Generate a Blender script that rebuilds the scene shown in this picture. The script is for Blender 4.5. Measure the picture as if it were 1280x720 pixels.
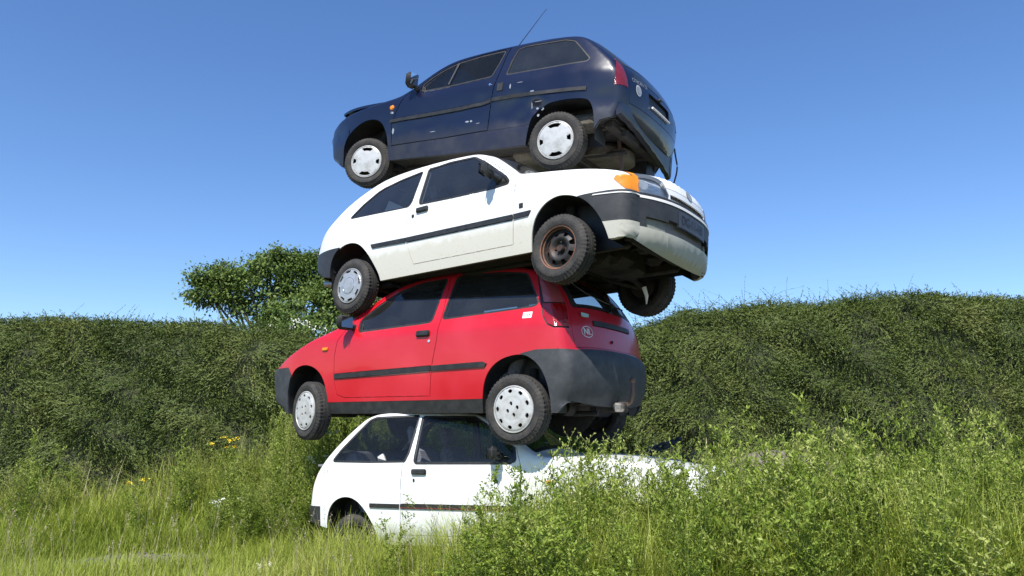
import bpy, math, random
import numpy as np
from mathutils import Vector, Matrix, geometry
R = math.radians
scene = bpy.context.scene
for o in list(bpy.data.objects): bpy.data.objects.remove(o)

# ---------------------------------------------------------------- camera
FPX, PITCH, EYE = 934.1, R(11.787), 1.15
cam = bpy.data.cameras.new('camera'); cam_o = bpy.data.objects.new('camera', cam)
scene.collection.objects.link(cam_o); scene.camera = cam_o
cam.sensor_width = 36; cam.lens = 36*FPX/1280
cam.clip_start = .05; cam.clip_end = 6000
cam_o.location = (0, 0, EYE); cam_o.rotation_euler = (R(90)+PITCH, 0, 0)
# ---------------------------------------------------------------- sky and sun
SUN_EL, SUN_AZ = 52, -17            # sun behind the camera, a little to the right
w = bpy.data.worlds.new('World'); scene.world = w; w.use_nodes = True
nt = w.node_tree; bg = nt.nodes['Background']
sky = nt.nodes.new('ShaderNodeTexSky'); sky.sky_type = 'NISHITA'; sky.sun_disc = False
sky.sun_elevation = R(SUN_EL); sky.sun_rotation = R(180-SUN_AZ)
sky.altitude = 0; sky.air_density = 1.0; sky.dust_density = .05; sky.ozone_density = 3.5
hs = nt.nodes.new('ShaderNodeHueSaturation'); hs.inputs['Saturation'].default_value = 1.16; hs.inputs['Hue'].default_value = .507
nt.links.new(sky.outputs[0], hs.inputs['Color']); nt.links.new(hs.outputs[0], bg.inputs[0]); bg.inputs[1].default_value = .125
sl = bpy.data.lights.new('sun', 'SUN'); so = bpy.data.objects.new('sun', sl); scene.collection.objects.link(so)
sl.energy = 4.8; sl.angle = R(.5); sl.color = (1, .96, .89)
sdir = Vector((math.cos(R(SUN_EL))*math.sin(R(SUN_AZ)), -math.cos(R(SUN_EL))*math.cos(R(SUN_AZ)), math.sin(R(SUN_EL))))
so.rotation_euler = sdir.to_track_quat('Z', 'Y').to_euler(); so.location = sdir*30
scene.view_settings.view_transform = 'Standard'; scene.view_settings.look = 'None'
scene.view_settings.exposure = .60; scene.view_settings.gamma = 1
scene.render.engine = 'CYCLES'
scene.cycles.max_bounces = 8; scene.cycles.transparent_max_bounces = 16
scene.cycles.use_denoising = True
rng = np.random.default_rng(7); random.seed(7)
COL = scene.collection

# ---------------------------------------------------------------- materials
def mat(name, col, rough=.5, metal=0, coat=0, noise=None, bump=None, spec=.5, emit=None):
    """procedural material; noise=(scale, colour2, amount, coords), bump=(scale, strength)"""
    m = bpy.data.materials.new(name); m.use_nodes = True; t = m.node_tree
    b = t.nodes['Principled BSDF']
    b.inputs['Base Color'].default_value = (*col, 1); b.inputs['Roughness'].default_value = rough
    b.inputs['Metallic'].default_value = metal; b.inputs['Coat Weight'].default_value = coat
    b.inputs['Coat Roughness'].default_value = .06
    b.inputs['Specular IOR Level'].default_value = spec
    tc = t.nodes.new('ShaderNodeTexCoord')
    if noise:
        sc, c2, lo, hi = noise
        n = t.nodes.new('ShaderNodeTexNoise'); n.inputs['Scale'].default_value = sc; n.inputs['Detail'].default_value = 6
        n.inputs['Roughness'].default_value = .65
        r = t.nodes.new('ShaderNodeMapRange'); r.inputs[1].default_value = lo; r.inputs[2].default_value = hi
        x = t.nodes.new('ShaderNodeMix'); x.data_type = 'RGBA'
        x.inputs[6].default_value = (*col, 1); x.inputs[7].default_value = (*c2, 1)
        t.links.new(tc.outputs['Object'], n.inputs['Vector']); t.links.new(n.outputs[0], r.inputs[0])
        t.links.new(r.outputs[0], x.inputs[0]); t.links.new(x.outputs[2], b.inputs['Base Color'])
    if bump:
        n2 = t.nodes.new('ShaderNodeTexNoise'); n2.inputs['Scale'].default_value = bump[0]; n2.inputs['Detail'].default_value = 4
        u = t.nodes.new('ShaderNodeBump'); u.inputs['Strength'].default_value = bump[1]; u.inputs['Distance'].default_value = .02
        t.links.new(tc.outputs['Object'], n2.inputs['Vector']); t.links.new(n2.outputs[0], u.inputs['Height'])
        t.links.new(u.outputs[0], b.inputs['Normal'])
    return m

def paint(name, col, rough, coat, dirt_col, dirt_top, dirt_amt, fade=None, wav=.04):
    """car paint: large soft undulation, grime that collects on the lower panels, optional faded patches"""
    m = bpy.data.materials.new(name); m.use_nodes = True; t = m.node_tree; L = t.links
    b = t.nodes['Principled BSDF']; b.inputs['Coat Weight'].default_value = coat; b.inputs['Coat Roughness'].default_value = .05
    tc = t.nodes.new('ShaderNodeTexCoord'); sp = t.nodes.new('ShaderNodeSeparateXYZ'); L.new(tc.outputs['Object'], sp.inputs[0])
    n = t.nodes.new('ShaderNodeTexNoise'); n.inputs['Scale'].default_value = 5; n.inputs['Detail'].default_value = 8; n.inputs['Roughness'].default_value = .7
    L.new(tc.outputs['Object'], n.inputs['Vector'])
    # height mask + noise
    ma = t.nodes.new('ShaderNodeMath'); ma.operation = 'MULTIPLY_ADD'; ma.inputs[1].default_value = .22; L.new(n.outputs[0], ma.inputs[0]); L.new(sp.outputs[2], ma.inputs[2])
    mr = t.nodes.new('ShaderNodeMapRange'); mr.inputs[1].default_value = dirt_top+.15; mr.inputs[2].default_value = dirt_top+.15-.13
    mr.inputs[3].default_value = 0; mr.inputs[4].default_value = dirt_amt; L.new(ma.outputs[0], mr.inputs[0])
    # fine specks
    n3 = t.nodes.new('ShaderNodeTexNoise'); n3.inputs['Scale'].default_value = 60; n3.inputs['Detail'].default_value = 5; L.new(tc.outputs['Object'], n3.inputs['Vector'])
    m3 = t.nodes.new('ShaderNodeMapRange'); m3.inputs[1].default_value = .62; m3.inputs[2].default_value = .72; m3.inputs[4].default_value = dirt_amt*.7; L.new(n3.outputs[0], m3.inputs[0])
    m3b = t.nodes.new('ShaderNodeMath'); m3b.operation = 'MULTIPLY'; L.new(m3.outputs[0], m3b.inputs[0]); L.new(mr.outputs[0], m3b.inputs[1])
    add = t.nodes.new('ShaderNodeMath'); add.operation = 'ADD'; add.use_clamp = True; L.new(mr.outputs[0], add.inputs[0]); L.new(m3b.outputs[0], add.inputs[1])
    x0 = t.nodes.new('ShaderNodeMix'); x0.data_type = 'RGBA'; x0.inputs[6].default_value = (*col, 1)
    x0.inputs[7].default_value = (*(fade or col), 1)
    n2 = t.nodes.new('ShaderNodeTexNoise'); n2.inputs['Scale'].default_value = 2.2; n2.inputs['Detail'].default_value = 5; L.new(tc.outputs['Object'], n2.inputs['Vector'])
    m2 = t.nodes.new('ShaderNodeMapRange'); m2.inputs[1].default_value = .4; m2.inputs[2].default_value = .65; L.new(n2.outputs[0], m2.inputs[0]); L.new(m2.outputs[0], x0.inputs[0])
    x = t.nodes.new('ShaderNodeMix'); x.data_type = 'RGBA'; x.inputs[7].default_value = (*dirt_col, 1)
    L.new(x0.outputs[2], x.inputs[6]); L.new(add.outputs[0], x.inputs[0]); L.new(x.outputs[2], b.inputs['Base Color'])
    # small rust blisters, mostly where the grime sits
    nr = t.nodes.new('ShaderNodeTexNoise'); nr.inputs['Scale'].default_value = 17; nr.inputs['Detail'].default_value = 7; nr.inputs['Roughness'].default_value = .75; L.new(tc.outputs['Object'], nr.inputs['Vector'])
    mrr = t.nodes.new('ShaderNodeMapRange'); mrr.inputs[1].default_value = .665; mrr.inputs[2].default_value = .70; L.new(nr.outputs[0], mrr.inputs[0])
    mh = t.nodes.new('ShaderNodeMath'); mh.operation = 'MULTIPLY_ADD'; mh.inputs[1].default_value = 1.0; mh.inputs[2].default_value = .12; L.new(mr.outputs[0], mh.inputs[0])
    mk = t.nodes.new('ShaderNodeMath'); mk.operation = 'MULTIPLY'; mk.use_clamp = True; L.new(mrr.outputs[0], mk.inputs[0]); L.new(mh.outputs[0], mk.inputs[1])
    xr = t.nodes.new('ShaderNodeMix'); xr.data_type = 'RGBA'; xr.inputs[7].default_value = (.13, .055, .022, 1); L.new(mk.outputs[0], xr.inputs[0]); L.new(x.outputs[2], xr.inputs[6]); L.new(xr.outputs[2], b.inputs['Base Color'])
    rr = t.nodes.new('ShaderNodeMapRange'); rr.inputs[3].default_value = rough; rr.inputs[4].default_value = .8; L.new(add.outputs[0], rr.inputs[0]); L.new(rr.outputs[0], b.inputs['Roughness'])
    bn = t.nodes.new('ShaderNodeTexNoise'); bn.inputs['Scale'].default_value = 3.0; bn.inputs['Detail'].default_value = 2; L.new(tc.outputs['Object'], bn.inputs['Vector'])
    bu = t.nodes.new('ShaderNodeBump'); bu.inputs['Strength'].default_value = wav*5; bu.inputs['Distance'].default_value = .02
    L.new(bn.outputs[0], bu.inputs['Height']); L.new(bu.outputs[0], b.inputs['Normal']); L.new(bu.outputs[0], b.inputs['Coat Normal'])
    return m

def glassmat(name, tint, refl=1.0, dirt=.12):
    """thin car glass: tinted see-through plus a fresnel mirror and a film of dust"""
    m = bpy.data.materials.new(name); m.use_nodes = True; t = m.node_tree; L = t.links
    t.nodes.remove(t.nodes['Principled BSDF']); out = t.nodes['Material Output']
    tr = t.nodes.new('ShaderNodeBsdfTransparent'); tr.inputs[0].default_value = (*tint, 1)
    gl = t.nodes.new('ShaderNodeBsdfGlossy'); gl.inputs['Roughness'].default_value = .015
    df = t.nodes.new('ShaderNodeBsdfDiffuse'); df.inputs[0].default_value = (.35, .36, .33, 1)
    fr = t.nodes.new('ShaderNodeFresnel'); fr.inputs[0].default_value = 1.5
    mm = t.nodes.new('ShaderNodeMath'); mm.operation = 'MULTIPLY'; mm.inputs[1].default_value = refl*1.6; mm.use_clamp = True; L.new(fr.outputs[0], mm.inputs[0])
    tc = t.nodes.new('ShaderNodeTexCoord'); n = t.nodes.new('ShaderNodeTexNoise'); n.inputs['Scale'].default_value = 5; n.inputs['Detail'].default_value = 3
    L.new(tc.outputs['Object'], n.inputs['Vector'])
    mr = t.nodes.new('ShaderNodeMapRange'); mr.inputs[1].default_value = .35; mr.inputs[2].default_value = .75; mr.inputs[3].default_value = dirt*.6; mr.inputs[4].default_value = dirt; L.new(n.outputs[0], mr.inputs[0])
    a = t.nodes.new('ShaderNodeMixShader'); L.new(mr.outputs[0], a.inputs[0]); L.new(tr.outputs[0], a.inputs[1]); L.new(df.outputs[0], a.inputs[2])
    c = t.nodes.new('ShaderNodeMixShader'); L.new(mm.outputs[0], c.inputs[0]); L.new(a.outputs[0], c.inputs[1]); L.new(gl.outputs[0], c.inputs[2])
    L.new(c.outputs[0], out.inputs[0])
    return m

def lensmat(name, col, rough=.12, rib=.35):
    m = mat(name, col, rough, coat=1)
    t = m.node_tree; b = t.nodes['Principled BSDF']
    wv = t.nodes.new('ShaderNodeTexWave'); wv.inputs['Scale'].default_value = 28; wv.bands_direction = 'Z'
    tc = t.nodes.new('ShaderNodeTexCoord'); t.links.new(tc.outputs['Object'], wv.inputs[0])
    u = t.nodes.new('ShaderNodeBump'); u.inputs['Strength'].default_value = rib; u.inputs['Distance'].default_value = .01
    t.links.new(wv.outputs[0], u.inputs['Height']); t.links.new(u.outputs[0], b.inputs['Normal'])
    return m

M = {}
M['red'] = paint('faded_red_paint', (.50, .008, .017), .30, .32, (.30, .05, .04), .30, .35, fade=(.54, .020, .034), wav=.03)
M['white'] = paint('white_paint', (.80, .80, .78), .32, .5, (.46, .43, .33), .51, .75, fade=(.78, .785, .77))
M['white_low'] = paint('chalky_white_paint', (.80, .81, .80), .4, .4, (.30, .33, .25), .36, .62, fade=(.76, .77, .76))
M['blue'] = paint('navy_paint', (.0025, .004, .020), .30, .4, (.010, .011, .015), .52, .6, fade=(.004, .0065, .026), wav=.10)
M['bumper'] = mat('weathered_bumper_plastic', (.034, .037, .042), .62, noise=(9, (.065, .069, .075), .42, .75), bump=(160, .15))
M['white_grimy'] = paint('grimy_white_paint', (.62, .62, .58), .5, .2, (.33, .31, .24), 1.2, .6, fade=(.50, .50, .45))
M['bumper_dark'] = mat('black_bumper_plastic', (.018, .019, .021), .55, noise=(9, (.034, .035, .038), .4, .75), bump=(160, .12))
M['black'] = mat('black_plastic', (.014, .014, .015), .5, noise=(14, (.035, .034, .032), .4, .75))
M['seal'] = mat('rubber_seal', (.012, .012, .013), .6)
M['trim'] = mat('interior_trim', (.13, .135, .145), .8, noise=(12, (.17, .17, .18), .35, .7))
M['seat'] = mat('seat_cloth', (.13, .135, .16), .95, noise=(40, (.20, .20, .23), .4, .6))
M['under'] = mat('underbody_rust', (.017, .0155, .014), .85, noise=(7, (.055, .034, .022), .50, .8), bump=(25, .6))
M['under_tan'] = mat('underbody_sealant', (.12, .105, .075), .8, noise=(6, (.05, .04, .03), .4, .7), bump=(20, .5))
M['tyre'] = mat('tyre_rubber', (.022, .0215, .021), .82, noise=(10, (.060, .052, .044), .42, .75), bump=(60, .25))
M['cap'] = mat('wheel_cap_silver', (.50, .50, .49), .38, metal=.15, noise=(14, (.30, .285, .26), .46, .80))
M['cap_grey'] = mat('wheel_cap_grey', (.40, .41, .42), .35, metal=.4, noise=(22, (.26, .25, .24), .48, .8))
M['rim'] = mat('steel_rim', (.03, .028, .027), .55, metal=.3, noise=(12, (.13, .06, .03), .52, .7))
M['rust'] = mat('rusty_rim_lip', (.20, .085, .045), .75, noise=(20, (.09, .045, .03), .4, .7))
M['steel'] = mat('galvanised_steel', (.35, .34, .32), .4, metal=.8, noise=(20, (.22, .15, .1), .45, .7))
M['amber'] = lensmat('amber_lens', (.74, .23, .004), .4, rib=.06); M['amber'].node_tree.nodes['Principled BSDF'].inputs['Coat Weight'].default_value = .25
M['redlens'] = lensmat('red_lens', (.30, .004, .005), rib=.25)
M['redlens_dark'] = lensmat('dark_red_lens', (.17, .003, .006))
M['pinklens'] = lensmat('clear_pink_lens', (.40, .075, .08), .15)
M['headlamp'] = glassmat('headlamp_glass', (.93, .95, .96), 1.0, .10)
M['headlamp_dull'] = lensmat('dull_headlamp', (.55, .57, .60), .15, .3)
M['reflector'] = mat('lamp_reflector', (.78, .80, .82), .35, metal=.45, noise=(30, (.55, .56, .58), .4, .7))
M['glass'] = glassmat('car_glass', (.66, .70, .72), 1.0, .055)
M['glass_dark'] = glassmat('car_glass_dusty', (.46, .50, .53), 1.0, .06)
M['glass_clear'] = glassmat('car_glass_clear', (.96, .97, .96), .45, .02)
M['mirror'] = mat('mirror_glass', (.75, .8, .85), .03, metal=1)
M['chrome'] = mat('chrome', (.75, .75, .75), .12, metal=1)
M['decal'] = mat('white_decal', (.78, .76, .74), .5)
M['decal_ink'] = mat('decal_ink', (.05, .05, .07), .6)
M['decal_teal'] = mat('teal_badge', (.30, .48, .46), .35, metal=.2)
M['plate'] = mat('sooty_plate', (.03, .032, .045), .45, noise=(30, (.055, .055, .065), .4, .7))
M['plate_ink'] = mat('plate_ink', (.008, .009, .02), .5)

# ---------------------------------------------------------------- object helpers
def tag(o, label=None, cat=None, group=None, kind=None):
    if label: o['label'] = label
    if cat: o['category'] = cat
    if group: o['group'] = group
    if kind: o['kind'] = kind
    return o
def empty(name, loc=(0, 0, 0)):
    o = bpy.data.objects.new(name, None); o.empty_display_size = .2; COL.objects.link(o); o.location = loc
    return o
def mkobj(name, V, F, m=None, parent=None, smooth=True, sharp=38, weld=0):
    me = bpy.data.meshes.new(name)
    V = np.asarray(V, float)
    me.from_pydata(V.tolist(), [], [tuple(int(i) for i in f) for f in F])
    if weld:
        import bmesh
        bm = bmesh.new(); bm.from_mesh(me); bmesh.ops.remove_doubles(bm, verts=bm.verts, dist=weld); bm.to_mesh(me); bm.free()
    me.update()
    if smooth:
        me.polygons.foreach_set('use_smooth', [True]*len(me.polygons))
        if sharp: me.set_sharp_from_angle(angle=R(sharp))
    if m: me.materials.append(m)
    o = bpy.data.objects.new(name, me); COL.objects.link(o)
    if parent: o.parent = parent
    return o

class MB:
    """collects simple solids into one mesh"""
    def __init__(s): s.V = []; s.F = []; s.n = 0
    def add(s, V, F):
        V = np.asarray(V, float); s.V.append(V); s.F += [tuple(i+s.n for i in f) for f in F]; s.n += len(V)
    def box(s, c, d, rot=None, bev=.15):
        """rounded box: an 8-corner block with chamfered edges (bev = share of the smallest side)"""
        c = np.array(c, float); d = np.array(d, float)/2; e = d.min()*bev*2 if bev else 0
        V = []
        idx = {}
        for sx in (-1, 1):
            for sy in (-1, 1):
                for sz in (-1, 1):
                    for ax in range(3):
                        p = np.array([sx, sy, sz])*(d-e); p[ax] = (sx, sy, sz)[ax]*d[ax]
                        idx[(sx, sy, sz, ax)] = len(V); V.append(p)
        F = []
        for ax in range(3):
            a, b = [i for i in range(3) if i != ax]
            for sg in (-1, 1):
                q = []
                for (u, v) in ((-1, -1), (1, -1), (1, 1), (-1, 1)):
                    k = [0, 0, 0]; k[ax] = sg; k[a] = u; k[b] = v; q.append(idx[(*k, ax)])
                F.append(q if (sg > 0) == (ax != 1) else q[::-1])
        for ax in range(3):       # edges along ax
            a, b = [i for i in range(3) if i != ax]
            for u in (-1, 1):
                for v in (-1, 1):
                    k0 = [0, 0, 0]; k0[ax] = -1; k0[a] = u; k0[b] = v; k1 = list(k0); k1[ax] = 1
                    F.append([idx[(*k0, a)], idx[(*k1, a)], idx[(*k1, b)], idx[(*k0, b)]])
        for sx in (-1, 1):
            for sy in (-1, 1):
                for sz in (-1, 1): F.append([idx[(sx, sy, sz, i)] for i in range(3)])
        V = np.array(V)
        if rot is not None: V = V@np.array(rot).T
        s.add(V+c, F)
    def tube(s, pts, r, n=8, caps=True):
        pts = [Vector(p) for p in pts]; rs = r if hasattr(r, '__len__') else [r]*len(pts)
        V = []; up = Vector((0, 0, 1))
        for i, p in enumerate(pts):
            d = (pts[min(i+1, len(pts)-1)]-pts[max(i-1, 0)]).normalized()
            a = d.cross(up)
            if a.length < .1: a = d.cross(Vector((1, 0, 0)))
            a.normalize(); b = d.cross(a)
            for k in range(n):
                t = 2*math.pi*k/n; V.append(p+(a*math.cos(t)+b*math.sin(t))*rs[i])
        F = []
        for i in range(len(pts)-1):
            for k in range(n):
                F.append((i*n+k, i*n+(k+1) % n, (i+1)*n+(k+1) % n, (i+1)*n+k))
        if caps: F.append(tuple(range(n))[::-1]); F.append(tuple((len(pts)-1)*n+k for k in range(n)))
        s.add([tuple(v) for v in V], F)
    def lathe(s, prof, n=48, c=(0, 0, 0), arc=None):
        """profile (r, y) turned about the y axis"""
        V = []; F = []; m = len(prof)
        for k in range(n):
            t = 2*math.pi*k/n
            for (r, y) in prof: V.append((c[0]+r*math.cos(t), c[1]+y, c[2]+r*math.sin(t)))
        for k in range(n):
            for j in range(m-1):
                a, b = k*m+j, ((k+1) % n)*m+j; F.append((a, b, b+1, a+1))
        s.add(V, F)
    def quad(s, *p): s.add(p, [tuple(range(len(p)))])
    def build(s, name, m, parent=None, smooth=True, sharp=38):
        return mkobj(name, np.concatenate(s.V), s.F, m, parent, smooth, sharp)
def rotz(a): c, s_ = math.cos(a), math.sin(a); return np.array([[c, -s_, 0], [s_, c, 0], [0, 0, 1]])
def roty(a): c, s_ = math.cos(a), math.sin(a); return np.array([[c, 0, s_], [0, 1, 0], [-s_, 0, c]])

def text_mesh(txt, size, depth=0):
    """letters as a flat mesh, centred; returns verts (n,2) and faces"""
    cu = bpy.data.curves.new('t', 'FONT'); cu.body = txt; cu.size = size; cu.align_x = 'CENTER'; cu.align_y = 'CENTER'
    cu.resolution_u = 3; cu.fill_mode = 'FRONT'
    o = bpy.data.objects.new('t', cu); COL.objects.link(o)
    dg = bpy.context.evaluated_depsgraph_get(); dg.update()
    me = bpy.data.meshes.new_from_object(o.evaluated_get(dg))
    V = np.array([v.co[:2] for v in me.vertices]); F = [tuple(p.vertices) for p in me.polygons]
    bpy.data.objects.remove(o); bpy.data.curves.remove(cu); bpy.data.meshes.remove(me)
    return V, F
# ================================================================ CAR BODY GEOMETRY
# A body is one curved skin: a side surface y = W(x, z) on each side and a strip that runs over nose, bonnet,
# windscreen, roof, tail. Panels, glass, lamps and bumpers are cut out of that skin as separate meshes.
def inpoly(P, poly):
    poly = np.asarray(poly, float); x, y = P[:, 0], P[:, 1]; r = np.zeros(len(P), bool)
    j = len(poly)-1
    for i in range(len(poly)):
        xi, yi = poly[i]; xj, yj = poly[j]
        if yi != yj:
            c = ((yi > y) != (yj > y)) & (x < (xj-xi)*(y-yi)/(yj-yi)+xi); r ^= c
        j = i
    return r
def resample(pts, step, closed=False):
    pts = np.asarray(pts, float)
    if closed: pts = np.vstack([pts, pts[:1]])
    out = [pts[0]]
    for a, b in zip(pts[:-1], pts[1:]):
        n = max(1, int(np.ceil(np.linalg.norm(b-a)/step)))
        for k in range(1, n+1): out.append(a+(b-a)*k/n)
    out = np.array(out)
    return out[:-1] if closed else out
def chaikin(pts, closed=False, n=1):
    pts = np.asarray(pts, float)
    for _ in range(n):
        q = []
        m = len(pts)
        if not closed: q.append(pts[0])
        for i in range(m if closed else m-1):
            a, b = pts[i], pts[(i+1) % m]
            q += [a*.75+b*.25, a*.25+b*.75]
        if not closed: q.append(pts[-1])
        pts = np.array(q)
    return pts
def offset_poly(poly, d):
    """grow (d>0) a closed polygon"""
    p = np.asarray(poly, float); n = len(p)
    area = .5*np.sum(p[:, 0]*np.roll(p[:, 1], -1)-np.roll(p[:, 0], -1)*p[:, 1])
    if area < 0: p = p[::-1]
    e = np.roll(p, -1, 0)-p; e /= np.linalg.norm(e, axis=1)[:, None]+1e-9
    nn = np.stack([e[:, 1], -e[:, 0]], 1)
    v = nn+np.roll(nn, 1, 0); l = np.linalg.norm(v, axis=1)[:, None]; v = v/(l+1e-9); k = np.clip(2/np.maximum(l, .9), 1, 1.6)
    return p+v*d*k
def round_poly(p, r=.03, n=4):
    """closed polygon with every corner replaced by a small arc"""
    p = np.asarray(p, float); out = []; m = len(p)
    for i in range(m):
        a, b, c = p[i-1], p[i], p[(i+1) % m]
        la, lc = np.linalg.norm(a-b), np.linalg.norm(c-b); k = min(r, la*.45, lc*.45)
        A = b+(a-b)/la*k; C = b+(c-b)/lc*k
        for t in np.linspace(0, 1, n): out.append((1-t)**2*A+2*t*(1-t)*b+t*t*C)
    return np.array(out)
def sm(x, a, b): t = np.clip((x-a)/(b-a), 0, 1); return t*t*(3-2*t)

class Body:
    def __init__(s, c):
        s.c = c
        O = chaikin(c['outline'], n=2); O = resample(O, .02)
        # even spacing
        L = np.concatenate([[0], np.cumsum(np.linalg.norm(np.diff(O, axis=0), axis=1))])
        n = int(L[-1]/.02); sg = np.linspace(0, L[-1], n+1)
        s.O = np.stack([np.interp(sg, L, O[:, 0]), np.interp(sg, L, O[:, 1])], 1); s.s = sg; s.S = sg[-1]
        d = np.gradient(s.O, axis=0); N = np.stack([d[:, 1], -d[:, 0]], 1)
        k = np.exp(-np.linspace(-2, 2, 9)**2); k /= k.sum()
        N = np.stack([np.convolve(np.pad(N[:, i], 4, 'edge'), k, 'valid') for i in (0, 1)], 1)
        s.N = N/np.linalg.norm(N, axis=1)[:, None]
        nx = s.N[:, 0]
        s.r = .042+c.get('rf', .07)*sm(nx, .45, .95)+c.get('rr', .05)*sm(-nx, .5, .95)
        s.b = .022+(c['bf']-.022)*sm(nx, .15, .9)+(c['br']-.022)*sm(-nx, .15, .9)
    def W(s, x, z):
        c = s.c; e = z-c['zb']
        t = c['tum']*.5*(e+np.sqrt(e*e+.0009))-c['tum']*.003
        lo = .05*np.clip((c['zb']-z-.15)/.6, 0, 2)**2
        a = np.clip((x-(c['xF']-.6))/.6, 0, 1.2); b = np.clip(((c['xR']+.6)-x)/.6, 0, 1.2)
        return c['hw']-t-lo-c['pf']*a**2.5-c['pr']*b**2.5
    def dist(s, P):
        A, B = s.O[:-1], s.O[1:]; D = B-A; L2 = (D**2).sum(1)
        d = np.full(len(P), 9.); rr = np.zeros(len(P)); s.nn = np.zeros((len(P), 2))
        for k in range(0, len(P), 4000):
            q = P[k:k+4000, None]-A; t = np.clip((q*D).sum(2)/L2, 0, 1)
            e = np.linalg.norm(q-D*t[..., None], axis=2); i = e.argmin(1)
            d[k:k+4000] = e[np.arange(len(i)), i]; rr[k:k+4000] = s.r[i]; s.nn[k:k+4000] = s.N[i]
        return d, rr
    def side(s, P, sgn, off=0.):
        P = np.asarray(P, float); d, r = s.dist(P)
        q = np.clip(1-d/r, 0, 1); y = s.W(P[:, 0], P[:, 1])-r*(1-np.sqrt(np.clip(1-q*q, 0, 1)))
        for (dx, dz, rad, dep) in s.c.get('dents', []):
            y = y-dep*np.exp(-((P[:, 0]-dx)**2+((P[:, 1]-dz)*1.4)**2)/rad**2)
        # character line just under the windows, a gentle swell in the doors
        qq = q[:, None]**2*s.nn*np.reshape(off, (-1, 1)) if np.ndim(off) else q[:, None]**2*s.nn*off
        return np.stack([P[:, 0]+qq[:, 0], sgn*(y+off*np.sqrt(np.clip(1-q**4, 0, 1))), P[:, 1]+qq[:, 1]], 1)
    def strip(s, P, off=0.):
        P = np.asarray(P, float); S_, u = P[:, 0], P[:, 1]
        f = lambda a: np.interp(S_, s.s, a)
        x, z, nx, nz, r, b = f(s.O[:, 0]), f(s.O[:, 1]), f(s.N[:, 0]), f(s.N[:, 1]), f(s.r), f(s.b)
        Y = s.W(x, z)-r; o = b*(1-np.abs(u)**2.6)+off
        return np.stack([x+nx*o, u*Y, z+nz*o], 1)
    def sat(s, x, z): return float(s.s[((s.O-[x, z])**2).sum(1).argmin()])

def cut(domain, polys, lines, step, edge_pts=None, yscale=1.):
    """triangulate a 2-D domain with all region outlines as constraints"""
    pts = []; edges = []
    def addloop(p, closed=True):
        n0 = len(pts); pts.extend(map(tuple, p)); m = len(p)
        edges.extend((n0+i, n0+(i+1) % m) for i in range(m if closed else m-1))
    addloop(domain)
    for p in polys: addloop(resample(p, step*.8, True))
    for p in lines: addloop(resample(p, step*.8), False)
    base = np.array(pts)
    mn, mx = np.array(domain).min(0), np.array(domain).max(0)
    gx, gy = np.meshgrid(np.arange(mn[0], mx[0], step), np.arange(mn[1], mx[1], step*.87))
    gx = gx+(np.arange(gx.shape[0]) % 2)[:, None]*step/2
    G = np.stack([gx.ravel(), gy.ravel()], 1)
    if edge_pts is not None: G = np.vstack([edge_pts, G])
    G = G[inpoly(G, domain)]
    # drop grid points that sit on top of the outlines
    keep = np.ones(len(G), bool)
    for k in range(0, len(G), 2000):
        d = ((G[k:k+2000, None]-base[None])**2).sum(2).min(1); keep[k:k+2000] = d > (.35*step)**2 if edge_pts is None else d > (.007)**2
    G = G[keep]
    if edge_pts is not None:
        h = {}; kk = []
        for i, g in enumerate(G):
            q = (round(g[0]/.010), round(g[1]/.010))
            if q in h: continue
            h[q] = 1; kk.append(i)
        G = G[kk]
    allp = [Vector(p) for p in pts]+[Vector(p) for p in G.tolist()]
    r = geometry.delaunay_2d_cdt(allp, edges, [], 0, 1e-5)
    V = np.array([tuple(v) for v in r[0]]); T = np.array([tuple(f) for f in r[2]])
    cen = V[T].mean(1)
    return V, T, cen

class Skin:
    """gathers panels by key; panels cut from side and strip weld into one mesh"""
    def __init__(s): s.P = {}
    def add(s, key, V, F):
        g = s.P.setdefault(key, [[], [], 0])
        g[0].append(V); g[1].extend(tuple(i+g[2] for i in f) for f in F); g[2] += len(V)

def panels(V2, T, lab, regs, mapf, skin, keyf, seam, flip):
    """regs[name] = dict(off, gap, fl): surface offset, seam gap, flange depth"""
    for name in set(lab):
        if name is None or name == '': continue
        g = regs[name]; t = T[lab == name]
        used, inv = np.unique(t, return_inverse=True); t = inv.reshape(t.shape); P = V2[used].copy()
        # boundary edges
        E = np.sort(np.concatenate([t[:, [0, 1]], t[:, [1, 2]], t[:, [2, 0]]]), 1)
        Eu, cnt = np.unique(E, axis=0, return_counts=True); bd = Eu[cnt == 1]
        onseam = seam(P)
        if g.get('gap'):
            cen = P[t].mean(1); acc = np.zeros_like(P); c2 = np.zeros(len(P))
            for k in range(3):
                np.add.at(acc, t[:, k], cen); np.add.at(c2, t[:, k], 1)
            dirv = acc/np.maximum(c2, 1)[:, None]-P; dirv /= np.linalg.norm(dirv, axis=1)[:, None]+1e-9
            bv = np.unique(bd); bv = bv[~onseam[bv]]
            P[bv] += dirv[bv]*g['gap']
        off = g.get('off', 0.)
        V3 = mapf(P, off(P) if callable(off) else off)
        F = [tuple(f) for f in (t[:, ::-1] if flip else t)]
        fl = g.get('fl', .012)
        if fl:
            be = bd[~(onseam[bd[:, 0]] & onseam[bd[:, 1]])]
            bvs = np.unique(be)
            if len(bvs):
                m = {int(b): i+len(V3) for i, b in enumerate(bvs)}
                o2 = off(P[bvs]) if callable(off) else off
                V3 = np.vstack([V3, mapf(P[bvs], o2-fl)])
                F += [(int(a), int(b), m[int(b)], m[int(a)]) for a, b in be]
        skin.add(keyf(name), V3, F)

def classify(cen, rules, dom):
    lab = np.full(len(cen), '', dtype=object)
    ins = inpoly(cen, dom)
    free = ins.copy()
    for name, poly in rules:
        m = free & inpoly(cen, poly)
        lab[m] = name if name else ''
        free &= ~m
    lab[free] = 'body'
    return lab

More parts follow.
